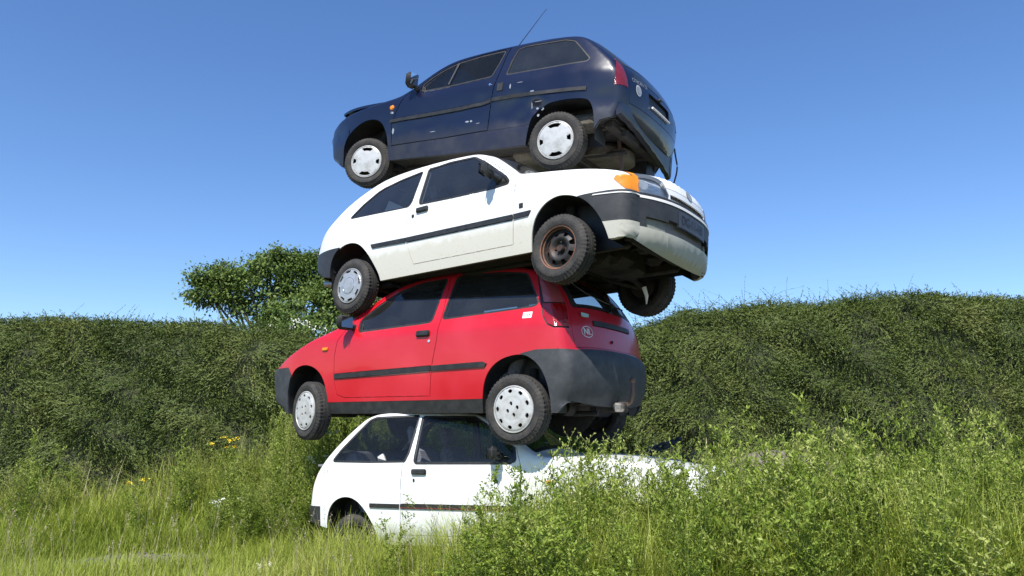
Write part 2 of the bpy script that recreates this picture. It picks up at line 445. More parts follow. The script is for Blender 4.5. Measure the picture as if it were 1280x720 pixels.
def line_poly(pts, w):
    """a band of width w round a polyline, as a closed polygon"""
    p = np.asarray(pts, float); d = np.gradient(p, axis=0); d /= np.linalg.norm(d, axis=1)[:, None]
    n = np.stack([-d[:, 1], d[:, 0]], 1)*w/2
    return np.vstack([p+n, (p-n)[::-1]])
def circle2(cx, cy, r, n=20, ry=None):
    t = np.linspace(0, 2*math.pi, n, endpoint=False); return np.stack([cx+r*np.cos(t), cy+(ry or r)*np.sin(t)], 1)

def skin_body(c):
    B = Body(c); sk = Skin()
    zs = c['zs']
    # ----- side domain
    O = B.O
    zq = c.get('zq', zs); xa = c['arch_r'][-1][0]
    bottom = resample([O[-1], (xa-.05, zq), (xa+.06, zs), (O[0][0]-.08, zs), O[0]], .03)[1:-1]
    dom = np.vstack([O, bottom])
    ring = []
    for k in (.02, .08, .18, .32, .5, .75, 1.0): ring.append(B.O-B.N*(B.r*k)[:, None])
    ring = np.vstack(ring)
    arches = []
    for k in ('arch_f', 'arch_r'):
        a = chaikin(np.array(c[k]), n=2)
        a = np.vstack([[(a[0][0], zs-.3)], a, [(a[-1][0], zs-.3)]]); arches.append(a)
    # door edge is kept a little under the roof edge
    door = np.array(c['door'], float); dd, _ = B.dist(door)
    for i in range(len(door)):
        if dd[i] < .032 and door[i][1] > c['zb']+.05:
            j = ((B.O-door[i])**2).sum(1).argmin(); door[i] = B.O[j]-B.N[j]*.034
    wf = round_poly(c['win_f'], c.get('wrad', .03)); wr = round_poly(c['win_r'], c.get('wrad', .03))
    rules = [('', arches[0]), ('', arches[1])]
    for nm, p in c.get('side_first', []): rules.append((nm, p))
    rules += [('side_window', wf), ('window_seal', offset_poly(wf, .016)), ('quarter_window', wr), ('quarter_seal', offset_poly(wr, .016))]
    for nm, p in c['side_rules']: rules.append((nm, p))
    rules.append(('door', door))
    V2, T, cen = cut(dom, [p for _, p in rules if len(p) > 2], [], .034, ring)
    lab = classify(cen, rules, dom)
    regs = dict(c['regs'])
    key0 = c['key']
    dkey = set(map(tuple, np.round(dom[:len(O)], 5)))
    def seam(P):
        return np.array([tuple(np.round(p, 5)) in dkey for p in P])
    for sgn in (1, -1):
        panels(V2, T, lab, regs, lambda P, off, sgn=sgn: B.side(P, sgn, off), sk, lambda n, sgn=sgn: (key0.get(n, n), sgn if n in c['sided'] else 0), seam, sgn > 0)
        # inner lining behind every opaque panel
        t = T[np.array([l not in ('', 'side_window', 'quarter_window') for l in lab])]
        used, inv = np.unique(t, return_inverse=True)
        sk.add(('interior_trim', 0), B.side(V2[used], sgn, -.034), [tuple(f) for f in inv.reshape(t.shape)])
    # ----- strip domain, coordinates (s, u*K)
    K = .7; S = B.S
    top = np.stack([B.s, np.full(len(B.s), K)], 1); uu = np.linspace(-K, K, 41)
    dom2 = np.vstack([top[::-1], np.stack([np.zeros(39), uu[::-1][1:-1]], 1), np.stack([B.s, np.full(len(B.s), -K)], 1), np.stack([np.full(39, S), uu[1:-1]], 1)])
    rules2 = [(n, np.array(p)*[1, K]) for n, p in c['strip_rules'](B)]
    V2b, Tb, cenb = cut(dom2, [p for _, p in rules2], [], .045)
    lab2 = classify(cenb, rules2, dom2)
    panels(V2b, Tb, lab2, regs, lambda P, off: B.strip(np.asarray(P)/[1, K], off), sk, lambda n: (key0.get(n, n), 1 if n.endswith('_left') else -1 if n.endswith('_right') else 0), lambda P: np.abs(np.abs(P[:, 1])-K) < 1e-4, True)
    t = Tb[np.array([l not in ('', 'windscreen', 'rear_glass') and not l.startswith('headlamp') for l in lab2])]
    used, inv = np.unique(t, return_inverse=True)
    sk.add(('interior_trim', 0), B.strip(V2b[used]*[1, .95]/[1, K], -.03), [tuple(f) for f in inv.reshape(t.shape)])
    # wheel arch liners
    for a in arches:
        q = resample(a, .05)
        wo = B.W(q[:, 0], q[:, 1])-.015
        for sgn in (1, -1):
            V = []; F = []; n0 = 0
            for k, (x, z) in enumerate(q):
                z = max(z, zs+.0)
                V += [(x, sgn*(wo[k]), z), (x, sgn*.50, z)]
            for k in range(len(q)-1): a_ = n0+2*k; F.append((a_, a_+2, a_+3, a_+1))
            cx = (q[0][0]+q[-1][0])/2; n1 = len(V); V.append((cx, sgn*.50, zs))   # inner wall as a fan
            for k in range(len(q)-1): F.append((n0+2*k+1, n0+2*k+3, n1))
            sk.add(('arch_liner', 10*sgn+len(sk.P)), np.array(V), F)
    return B, sk

def finish_skin(c, sk, root):
    """turn the gathered panels into objects; order matters: parents first"""
    made = {}
    for (name, sgn), (V, F, n) in sk.P.items():
        m = c['mats'].get(name, M['black'])
        o = mkobj(name, np.concatenate(V), F, m, root, weld=1.5e-4, sharp=32)
        made[(name, sgn)] = o
    for (child, par) in c['sub'].items():
        for sgn in (0, 1, -1):
            if (child, sgn) in made:
                p = made.get((par, sgn)) or made.get((par, 0))
                if p: made[(child, sgn)].parent = p
    return made

# ---------------------------------------------------------------- wheels
def disc_with_holes(rad, holes, prof, step=.012):
    """wheel disc in its own plane, holes cut out, dished by prof(r); faces +y"""
    dom = circle2(0, 0, rad, 64)
    V, T, cen = cut(dom, holes, [], step)
    ok = np.linalg.norm(cen, axis=1) < rad*1.01
    for h in holes: ok &= ~inpoly(cen, h)
    T = T[ok]; used, inv = np.unique(T, return_inverse=True); T = inv.reshape(T.shape); P = V[used]
    r = np.linalg.norm(P, axis=1); Y = prof(r)
    V3 = np.stack([P[:, 0], Y, P[:, 1]], 1)
    E = np.sort(np.concatenate([T[:, [0, 1]], T[:, [1, 2]], T[:, [2, 0]]]), 1); Eu, cnt = np.unique(E, axis=0, return_counts=True); bd = Eu[cnt == 1]
    bv = np.unique(bd); m = {int(b): i+len(V3) for i, b in enumerate(bv)}
    V3 = np.vstack([V3, V3[bv]-[0, .012, 0]])
    F = [tuple(f) for f in T]+[(int(a), int(b), m[int(b)], m[int(a)]) for a, b in bd]
    return V3, F
def cap_holes(kind, rc):
    H = []
    if kind == 'round_holes':          # ring of ten holes at the edge, five at the middle
        for k in range(9):
            a = 2*math.pi*k/9+.3; c_ = np.array([math.cos(a), math.sin(a)])*rc*.80
            p = circle2(0, 0, rc*.085, 12, rc*.115)@np.array([[math.cos(a), math.sin(a)], [-math.sin(a), math.cos(a)]]); H.append(p+c_)
        for k in range(4):
            a = math.pi/2*k; H.append(circle2(math.cos(a)*rc*.26, math.sin(a)*rc*.26, rc*.075, 10, rc*.095))
    if kind == 'four_slots':
        for k in range(4):
            a = math.pi/2*k; wdt = .46 if k % 2 else .20
            t = np.linspace(-wdt, wdt, 8); outer = [(math.cos(a+x)*rc*.90, math.sin(a+x)*rc*.90) for x in t]
            inner = [(math.cos(a+x)*rc*.68, math.sin(a+x)*rc*.68) for x in t[::-1]*.66]; H.append(np.array(outer+inner))
    if kind == 'edge_slots':
        for k in range(8):
            a = 2*math.pi*k/8+.2; t = np.linspace(-.24, .24, 8)
            H.append(np.array([(math.cos(a+x)*rc*.93, math.sin(a+x)*rc*.93) for x in t]+[(math.cos(a+x)*rc*.80, math.sin(a+x)*rc*.80) for x in t[::-1]*.8]))
    if kind == 'steel':
        for k in range(8):
            a = 2*math.pi*k/8; t = np.linspace(-.20, .20, 6)
            H.append(np.array([(math.cos(a+x)*rc*.80, math.sin(a+x)*rc*.80) for x in t]+[(math.cos(a+x)*rc*.60, math.sin(a+x)*rc*.60) for x in t[::-1]*.7]))
    return H
TY = {}
def tyre_mesh(Rt, rr, wd):
    key = (Rt, rr, wd)
    if key in TY: return TY[key]
    h = wd/2
    prof = [(rr-.012, h*.70), (rr, h*.86), (rr+.012, h*.93), (rr+(Rt-rr)*.35, h*1.0), (rr+(Rt-rr)*.6, h*.99), (Rt-.032, h*.93), (Rt-.018, h*.87), (Rt-.006, h*.76)]
    tread = []
    g = [.60, .30, -.02, -.32, -.62]
    edges = [.74, .50, .47, .19, .16, -.16, -.19, -.47, -.50, -.74]
    for i, e in enumerate(edges): tread.append((Rt if i % 4 in (0, 3) or True else Rt, h*e))
    # circumferential grooves between 2-3, 4-5 ... as short drops
    tp = []
    for a, b in ((.74, .50), (.44, .08), (-.02, -.38), (-.44, -.74)):
        tp += [(Rt-.009, h*(a+.02)), (Rt, h*a), (Rt, h*b), (Rt-.009, h*(b-.02))]
    full = prof+tp+[(r, -y) for r, y in prof[::-1]]
    n = 150; V = []; F = []; m = len(full)
    for k in range(n):
        t = 2*math.pi*k/n; cut_ = .007 if k % 3 == 0 else 0
        for j, (r, y) in enumerate(full):
            q = r-(cut_ if (r > Rt-.034 and abs(y) > h*.40) else 0)
            tt = t+(y/h)*.03
            V.append((q*math.cos(tt), y, q*math.sin(tt)))
    for k in range(n):
        for j in range(m-1):
            a, b = k*m+j, ((k+1) % n)*m+j; F.append((a, b, b+1, a+1))
    TY[key] = (np.array(V), F); return TY[key]

def make_wheel(root, pos, sgn, steer, kind, Rt, rr, wd=.165, camber=0, cap_mat='cap', rot=0., name='wheel', lip=True):
    """pos = centre of the outer face; wheel > tyre, hubcap"""
    Mt = Matrix.Translation(pos)@Matrix.Rotation(steer, 4, 'Z')@Matrix.Rotation(camber, 4, 'X')@(Matrix.Rotation(math.pi, 4, 'Z') if sgn < 0 else Matrix.Identity(4))@Matrix.Rotation(rot, 4, 'Y')
    h = wd/2
    rim = MB()
    rim.lathe([(rr+.004, -.012), (rr-.004, -.006), (rr-.012, -.010), (rr-.016, -.03), (rr-.03, -.05), (rr-.034, -.12), (rr-.01, -.14), (rr, -.15)], 48)
    rc = rr-.012
    if kind == 'steel':
        V, F = disc_with_holes(rr-.03, cap_holes('steel', rr-.01), lambda r: -.055+.030*np.exp(-((r-rr*.52)/.03)**2)-.012*(r < rr*.30))
        rim.add(V, F); rim.lathe([(.0, -.028), (.026, -.028), (.030, -.034), (.032, -.06)], 20)
        for k in range(4):
            a = math.pi/2*k+.4; rim.lathe([(0, -.045), (.009, -.045), (.009, -.07)], 6, (math.cos(a)*.054, 0, math.sin(a)*.054))
    rim.lathe([(0, -.075), (rr-.035, -.075)], 24)       # brake drum behind
    wo = rim.build(name, M['rim'], root)
    wo.matrix_local = Mt
    V, F = tyre_mesh(Rt, rr, wd); V = V-[0, h-.006, 0]
    mkobj('tyre', V, F, M['tyre'], wo, sharp=40)
    if kind == 'steel' and not lip: pass
    elif kind == 'steel':
        lip = MB(); lip.lathe([(rr+.006, -.014), (rr-.003, -.004), (rr-.011, -.009), (rr-.016, -.028), (rr-.022, -.032)], 48)
        lip.build('rim_lip', M['rust'], wo)
    elif kind != 'bare':
        edge = lambda r: .004+.010*(1-(r/rc)**2)-.010*sm(r, rc*.955, rc)
        if kind == 'edge_slots': prof = lambda r: edge(r)+.004*sm(rc*.48-r, 0, .006)
        elif kind == 'four_slots': prof = lambda r: edge(r)
        else: prof = lambda r: edge(r)+.003*sm(r, rc*.5, rc*.62)-.004*sm(r, rc*.9, rc*.93)
        V, F = disc_with_holes(rc, cap_holes(kind, rc), prof)
        mb = MB(); mb.add(V, F); mb.build('hubcap', M[cap_mat], wo, sharp=30)
        ring = MB(); ring.lathe([(rc-.004, .000), (rc-.001, .006), (rc+.006, .004), (rc+.008, -.006)], 48); ring.build('hubcap_rim', M[cap_mat], wo)
        if kind == 'edge_slots':
            em = MB(); em.lathe([(rc*.50, .0115), (rc*.485, .0165), (rc*.47, .0165), (rc*.46, .012)], 32); em.build('emblem_ring', M['chrome'], wo)
    return wo
# ================================================================ COMMON CAR FITTINGS
def root_of(name, ypr, t, label, cat='car'):
    o = empty(name, t); a, b, c_ = [R(v) for v in ypr]
    o.rotation_euler = (Matrix.Rotation(a, 3, 'Z')@Matrix.Rotation(b, 3, 'Y')@Matrix.Rotation(c_, 3, 'X')).to_euler()
    tag(o, label, cat, 'scrap cars stacked on top of one another'); return o

def interior(root, B, zf, zb, xf, rear_x, drive=1, seat_m='seat', wheel_y=.35):
    """seats, dashboard, steering wheel; zf floor height, zb belt line, xf dashboard position"""
    for sgn in (1, -1):
        mb = MB(); x0 = xf-.72
        mb.box((x0, sgn*.35, zf+.22), (.50, .48, .17), bev=.3)
        s = mb.build('front_seat', M[seat_m], root)
        mb = MB(); mb.box((x0-.27, sgn*.35, zf+.52), (.13, .46, .58), roty(-.30), bev=.4); mb.build('seat_back', M[seat_m], s)
        mb = MB(); mb.box((x0-.40, sgn*.35, zf+.90), (.08, .26, .18), roty(-.25), bev=.4)
        mb.tube([(x0-.37, sgn*.35-.06, zf+.76), (x0-.39, sgn*.35-.06, zf+.86)], .006); mb.tube([(x0-.37, sgn*.35+.06, zf+.76), (x0-.39, sgn*.35+.06, zf+.86)], .006)
        mb.build('headrest', M[seat_m], s)
    mb = MB(); mb.box((rear_x, 0, zf+.22), (.46, 1.16, .18), bev=.3); mb.box((rear_x-.26, 0, zf+.50), (.13, 1.16, .55), roty(-.38), bev=.3); mb.build('rear_bench', M[seat_m], root)
    mb = MB(); mb.box((xf, 0, zb-.10), (.34, 1.30, .20), bev=.3); mb.box((xf+.20, 0, zb-.09), (.30, 1.28, .10), bev=.2); mb.box((xf-.12, drive*wheel_y, zb-.02), (.14, .34, .10), bev=.4)
    d = mb.build('dashboard', M['trim'], root)
    mb = MB(); Rm = roty(.95); n = 28; c0 = np.array([xf-.30, drive*wheel_y, zb-.06])
    ring = [tuple(c0+Rm@np.array([.185*math.cos(2*math.pi*k/n), .185*math.sin(2*math.pi*k/n), 0])) for k in range(n+1)]
    mb.tube(ring, .013, 8)
    mb.tube([tuple(c0+Rm@np.array([-.0, -.18, 0])), tuple(c0+Rm@np.array([0, .18, 0]))], .014); mb.tube([tuple(c0), (xf-.05, drive*wheel_y, zb-.10)], .022)
    mb.build('steering_wheel', M['black'], root)
    # floor carpet and rear shelf
    mb = MB(); mb.box((rear_x-.48, 0, zb-.04), (.36, 1.14, .02), bev=0); mb.build('parcel_shelf', M['trim'], root)

def floor_pan(root, B, xr0, xr1, xf0, xf1, zs, xend_r, xend_f, zr, zf, m='under'):
    """structural floor: full width between the arches, narrow between the wheels, again wider at the ends"""
    mb = MB()
    def slab(x0, x1, hw0, hw1, z0, z1, th=.09):
        V = []
        for (x, h_, z) in ((x0, hw0, z0), (x1, hw1, z1)):
            V += [(x, h_, z), (x, -h_, z), (x, -h_, z+th), (x, h_, z+th)]
        mb.add(V, [(0, 1, 2, 3), (7, 6, 5, 4), (0, 4, 5, 1), (3, 2, 6, 7), (0, 3, 7, 4), (1, 5, 6, 2)])
    W = lambda x, z: float(B.W(np.array([x]), np.array([z]))[0])-.035
    slab(xr1, xf0, W(xr1, zs), W(xf0, zs), zs+.03, zs+.03)
    slab(xr0, xr1, .50, .50, zr+.03, zs+.034); slab(xf0, xf0+.12, .50, .50, zs+.035, zf+.06)
    for y in (-.36, -.12, .1, .33): mb.box((xf1-.12+.05*math.sin(9*y), y, zf+.13+.03*math.cos(7*y)), (.16, .15, .12), rotz(y), bev=.35)
    for k in range(7): mb.tube([(xf0+.1, -.4+.13*k, zf+.15), (xf1-.25, -.35+.12*k, zf+.08+.02*(k % 3)), (xf1+.05, -.42+.14*k, zf+.16)], .014+.004*(k % 3), 7)
    mb.box((xend_f-.10, 0, zf+.06), (.06, 1.0, .07), bev=.2); mb.box((xend_f-.08, 0, zf+.28), (.05, .62, .34), bev=.1)
    slab(xend_r, xr0, W(xend_r, zr)-.06, W(xr0, zr), zr+.05, zr+.032); 
    # pressed ribs, tunnel, rails
    for y in (-.46, -.2, .2, .46): mb.box(((xr1+xf0)/2, y, zs+.015), (xf0-xr1-.1, .07, .035), bev=.3)
    for y in (-.42, .42): mb.box(((xf0+xend_f)/2-.05, y, zf+.03), (xend_f-xf0-.1, .07, .09), bev=.2); mb.box(((xr1+xend_r)/2+.05, y, zr+.03), (xr1-xend_r-.1, .07, .08), bev=.2)
    f = mb.build('floor_pan', M[m], root, smooth=False); return f

def running_gear(root, xr, xf, hz, zs, zf, axle_z=None):
    az = axle_z or hz
    mb = MB(); mb.tube([(xr, -.68, az), (xr, .68, az)], .032, 10); mb.box((xr+.12, 0, az+.03), (.10, 1.05, .07), bev=.2)
    for s_ in (-1, 1):
        mb.tube([(xr, s_*.56, az), (xr+.42, s_*.50, zs+.05)], .03, 8); mb.tube([(xr-.05, s_*.55, az), (xr-.03, s_*.52, az+.34)], .035, 10)
        mb.lathe([(0, -.02), (.10, -.02), (.10, .03), (0, .03)], 20, (xr, s_*.64, az))
    mb.build('rear_axle', M['under'], root)
    mb = MB()
    for s_ in (-1, 1):
        mb.tube([(xf, s_*.62, hz-.03), (xf+.02, s_*.30, zf+.03)], .026, 8); mb.tube([(xf-.02, s_*.62, hz-.03), (xf-.26, s_*.32, zf+.03)], .022, 8)
        mb.tube([(xf, s_*.62, hz), (xf, s_*.16, hz+.02)], [.028, .02], 8); mb.tube([(xf, s_*.58, hz+.03), (xf-.03, s_*.53, hz+.42)], [.035, .045], 10)
        mb.lathe([(0, -.03), (.12, -.03), (.12, .02), (0, .02)], 20, (xf, s_*.62, hz))
    mb.box((xf+.02, 0, zf+.02), (.12, .80, .06), bev=.2); mb.box((xf+.02, .05, zf+.10), (.42, .50, .22), bev=.25); mb.box((xf+.10, .16, zf+.02), (.26, .24, .12), bev=.3)
    mb.box((xf+.05, -.20, zf+.06), (.22, .26, .18), bev=.4)
    mb.build('engine_and_suspension', M['under'], root)
    mb = MB(); z = zs-.01
    mb.tube([(xf-.05, -.05, zf+.02), (xf-.5, .02, z), (xr+.75, .03, z), (xr+.40, .18, z+.01), (xr+.10, .22, z+.04), (xr-.15, .24, z+.02), (xr-.50, .26, z+.02)], .022, 10)
    mb.tube([(xr+.62, .03, z-.01), (xr+1.0, .03, z-.01)], .055, 12)
    mb.build('exhaust_pipe', M['under'], root)

def door_mirror(door, B, x, z, sgn, body='black', sz=(.10, .15, .115), out=.12, fwd=0., up=.03, glass_dir=-1, nm='door_mirror'):
    p = B.side(np.array([[x, z]]), sgn, 0)[0]
    mb = MB()
    c0 = p+[fwd, sgn*out, up]
    mb.box(c0, (sz[0]*1.0, sz[1], sz[2]), rotz(-sgn*.18), bev=.55)
    mb.box(c0+[-.0, sgn*.0, 0], (sz[0]*.72, sz[1]*1.07, sz[2]*1.05), rotz(-sgn*.18), bev=.45)
    mb.tube([tuple(p+[.0, -sgn*.005, -.01]), tuple(p+[fwd*.6, sgn*(out*.5), up-.03]), tuple(c0+[0, 0, -.02])], [.034, .026, .022], 10)
    o = mb.build(nm, M[body], door)
    g = MB(); n = rotz(-sgn*.18)@np.array([-1, 0, 0]); cc = c0+n*(sz[0]*.5+.0015)
    tv = rotz(-sgn*.18)@np.array([0, 1, 0]); w2, h2 = sz[1]*.40, sz[2]*.38
    g.quad(*[tuple(cc+tv*a*w2+np.array([0, 0, 1])*b*h2) for a, b in ((-1, -1), (1, -1), (1, 1), (-1, 1))]); g.build('mirror_glass', M['mirror'], o, smooth=False)
    return o
def surf_box(parent, B, name, m, x, z, sgn, l, h, th, bev=.35, ang=0., dz=0):
    p = B.side(np.array([[x, z]]), sgn, 0)[0]; mb = MB()
    px = B.side(np.array([[x+.03, z], [x-.03, z], [x, z+.03], [x, z-.03]]), sgn, 0)
    ex = px[0]-px[1]; ex /= np.linalg.norm(ex); ez = px[2]-px[3]; ez /= np.linalg.norm(ez); ey = np.cross(ez, ex); ey /= np.linalg.norm(ey)
    ez = np.cross(ex, ey); ca, sa = math.cos(ang), math.sin(ang); ex, ez = ex*ca+ez*sa, ez*ca-ex*sa
    mb.box(p+sgn*abs(0)+ey*sgn*np.sign(ey[1])*(th*.3), (l, th, h), np.stack([ex, ey, ez], 1), bev=bev)
    return mb.build(name, m, parent)
def decal(parent, name, m, f3, V, F):
    """flat shape laid on the skin: f3 maps 2-D points to the surface"""
    return mkobj(name, f3(np.asarray(V, float)), F, m, parent, smooth=False)
def door_group(made, B, sgn):
    return made[('door', sgn)]

# ================================================================ THE RED HATCHBACK (third from the top)
def common_side(c, sill_top, mould, mw=.045):
    pass
DEFREG = dict(body=dict(fl=.012), door=dict(gap=.0055, fl=.04), side_window=dict(off=-.008, fl=0), quarter_window=dict(off=-.008, fl=0), window_seal=dict(off=-.003, fl=.006), quarter_seal=dict(off=-.003, fl=.006),
    moulding=dict(off=.011, fl=.012), fender_moulding=dict(off=.011, fl=.012), quarter_moulding=dict(off=.011, fl=.012), moulding_stripe=dict(off=.013, fl=.004), sill=dict(off=-.002, fl=.02), front_bumper=dict(off=.006, fl=.02), rear_bumper=dict(off=.008, fl=.02), tail_lamp=dict(off=.003, fl=.02, gap=.003), tail_lamp_top=dict(off=.003, fl=.02, gap=.003),
    bonnet=dict(gap=.004, fl=.03), windscreen=dict(off=-.004, fl=0), windscreen_seal=dict(off=.001, fl=.008), tailgate=dict(gap=.0045, fl=.04), rear_glass=dict(off=-.004, fl=0), rear_glass_seal=dict(off=.001, fl=.008),
    headlamp=dict(off=.002, fl=.03), headlamp_left=dict(off=.004, fl=.03), headlamp_right=dict(off=.004, fl=.03), grille=dict(off=-.03, fl=0), indicator=dict(off=.004, fl=.02), handle_recess=dict(off=-.004, fl=.006), front_spoiler=dict(off=.012, fl=.03), bumper_stripe=dict(off=.012, fl=.006), black_band=dict(off=.002, fl=.01), hatch_handle=dict(off=.012, fl=.02))
SIDED = {'door', 'lamp_seal', 'side_window', 'quarter_window', 'window_seal', 'quarter_seal', 'moulding', 'fender_moulding', 'quarter_moulding', 'moulding_stripe', 'tail_lamp', 'tail_lamp_top', 'sill', 'indicator', 'handle_recess', 'headlamp'}
SUBS = {'lamp_seal': 'tail_lamp', 'side_window': 'door', 'window_seal': 'door', 'moulding': 'door', 'moulding_stripe': 'door', 'rear_glass': 'tailgate', 'rear_glass_seal': 'rear_glass_x', 'hatch_handle': 'tailgate', 'tail_lamp_top': 'tail_lamp', 'windscreen_seal': 'windscreen', 'fender_moulding': 'body_shell', 'quarter_moulding': 'body_shell', 'quarter_seal': 'quarter_window', 'bumper_stripe': 'front_bumper', 'black_band': 'tailgate', 'front_intake': 'front_bumper', 'spoiler_web': 'front_spoiler'}
def rect(s0, s1, u0, u1): return [(s0, u0), (s1, u0), (s1, u1), (s0, u1)]
def rrect(s0, s1, u0, u1, r=.06, q=.10):
    """rectangle with clipped corners (r in s, q in u)"""
    return round_poly([(s0, u0), (s1, u0), (s1, u1), (s0, u1)], min(r, .04), 5)

def red_strip(B):
    a = B.sat; S = B.S
    g0, g1 = a(-1.44, 1.35), a(-1.625, 1.085)
    return [('front_bumper', rect(-1, a(1.78, .665), -2, 2)),
            ('headlamp_left', rrect(a(1.69, .68), a(1.50, .795), .52, .97)), ('headlamp_right', rrect(a(1.69, .68), a(1.50, .795), -.97, -.52)),
            ('bonnet', rect(a(1.68, .69), a(.83, 1.045), -.92, .92)),
            ('windscreen', rrect(a(.74, 1.09), a(.17, 1.43), -.90, .90)), ('windscreen_seal', rrect(a(.76, 1.075), a(.155, 1.438), -.94, .94)),
            ('rear_glass', rrect(g0, g1, -.80, .80)), ('rear_glass_seal', rrect(g0-.03, g1+.03, -.90, .90)),
            ('hatch_handle', rect(a(-1.660, .965), a(-1.672, .925), -.52, .52)),
            ('tailgate', rect(g0-.05, a(-1.70, .715), -.955, .955)),
            ('rear_bumper', rect(a(-1.715, .70), 99, -2, 2))]
CR = dict(key={'body': 'body_shell', 'headlamp_left': 'headlamp', 'headlamp_right': 'headlamp'}, hw=.80, zb=.92, tum=.40, xF=1.88, xR=-1.86, pf=.12, pr=.10, bf=.10, br=.075, zs=.205, rf=.06, rr=.045,
    outline=[(1.592, .243), (1.80, .33), (1.85, .46), (1.862, .60), (1.80, .655), (1.70, .69), (1.60, .745), (1.42, .831), (1.167, .938), (.939, 1.010), (.771, 1.078), (.651, 1.156), (.492, 1.263), (.356, 1.340), (.216, 1.402), (.034, 1.450), (-.211, 1.482), (-.45, 1.492), (-.70, 1.492), (-.95, 1.480), (-1.15, 1.458), (-1.30, 1.420), (-1.411, 1.362), (-1.521, 1.250), (-1.615, 1.10), (-1.668, .95), (-1.695, .80), (-1.71, .70), (-1.745, .66), (-1.755, .55), (-1.742, .40), (-1.69, .30)],
    arch_r=[(-.905, .20), (-.907, .323), (-.935, .477), (-1.006, .584), (-1.114, .650), (-1.25, .677), (-1.35, .668), (-1.44, .615), (-1.50, .540), (-1.54, .440), (-1.558, .326), (-1.56, .2)],
    arch_f=[(1.50, .20), (1.512, .30), (1.498, .436), (1.455, .58), (1.370, .665), (1.225, .69), (1.08, .643), (.986, .552), (.94, .425), (.92, .313), (.915, .2)],
    door=[(.70, .352), (.80, .385), (.832, .50), (.839, .748), (.809, .899), (.714, 1.030), (.596, 1.145), (.44, 1.239), (.305, 1.321), (.166, 1.389), (-.014, 1.434), (-.257, 1.456), (-.41, 1.460), (-.425, 1.30), (-.438, 1.044), (-.425, .853), (-.372, .604), (-.351, .352)],
    win_f=[(.545, .985), (.552, 1.09), (.369, 1.225), (.155, 1.342), (-.083, 1.400), (-.37, 1.415), (-.345, 1.254), (-.321, 1.023), (-.2, 1.015)],
    win_r=[(-.455, 1.035), (-.475, 1.25), (-.494, 1.425), (-.60, 1.432), (-1.0, 1.41), (-1.24, 1.375), (-1.30, 1.297), (-1.42, 1.095), (-1.38, 1.078)],
    side_first=[('front_bumper', [(1.50, .668), (1.95, .655), (1.95, .2), (1.45, .1), (1.45, .6)]), ('rear_bumper', [(-1.30, .681), (-1.446, .707), (-1.60, .707), (-1.9, .697), (-1.9, .1), (-1.40, .1), (-1.40, .5)])],
    side_rules=[('moulding', [(.828, .534), (.828, .580), (-.3615, .616), (-.3615, .570)]), ('quarter_moulding', [(-.3685, .570), (-.3685, .616), (-.925, .630), (-.965, .612), (-.945, .582)]),
        ('sill', [(1.0, .313), (-.718, .321), (-1.0, .324), (-1.0, 0), (1.0, 0)]),
        ('tail_lamp_top', [(-1.365, 1.36), (-1.40, 1.45), (-1.60, 1.25), (-1.75, 1.085), (-1.475, 1.098)]),
        ('tail_lamp', [(-1.46, 1.092), (-1.80, 1.079), (-1.80, .885), (-1.60, .885), (-1.545, .91), (-1.50, .975)]),
        ('lamp_seal', offset_poly([(-1.365, 1.36), (-1.40, 1.45), (-1.60, 1.25), (-1.80, 1.079), (-1.80, .885), (-1.60, .885), (-1.545, .91), (-1.50, .975), (-1.46, 1.092)], .010))],
    dents=[(-.2, .75, .35, .008), (.5, .72, .3, -.006), (-1.1, .85, .3, .008)],
    strip_rules=red_strip, regs={**DEFREG, 'lamp_seal': dict(off=-.004, fl=.01)}, sided=SIDED, sub=SUBS,
    mats={'body_shell': M['red'], 'door': M['red'], 'bonnet': M['red'], 'tailgate': M['red'], 'front_bumper': M['bumper'], 'rear_bumper': M['bumper'], 'side_window': M['glass'], 'quarter_window': M['glass_dark'], 'windscreen': M['glass'], 'rear_glass': M['glass_clear'], 'tail_lamp': M['redlens'], 'tail_lamp_top': M['pinklens'], 'headlamp': M['headlamp'], 'interior_trim': M['trim'], 'sill': M['black']})

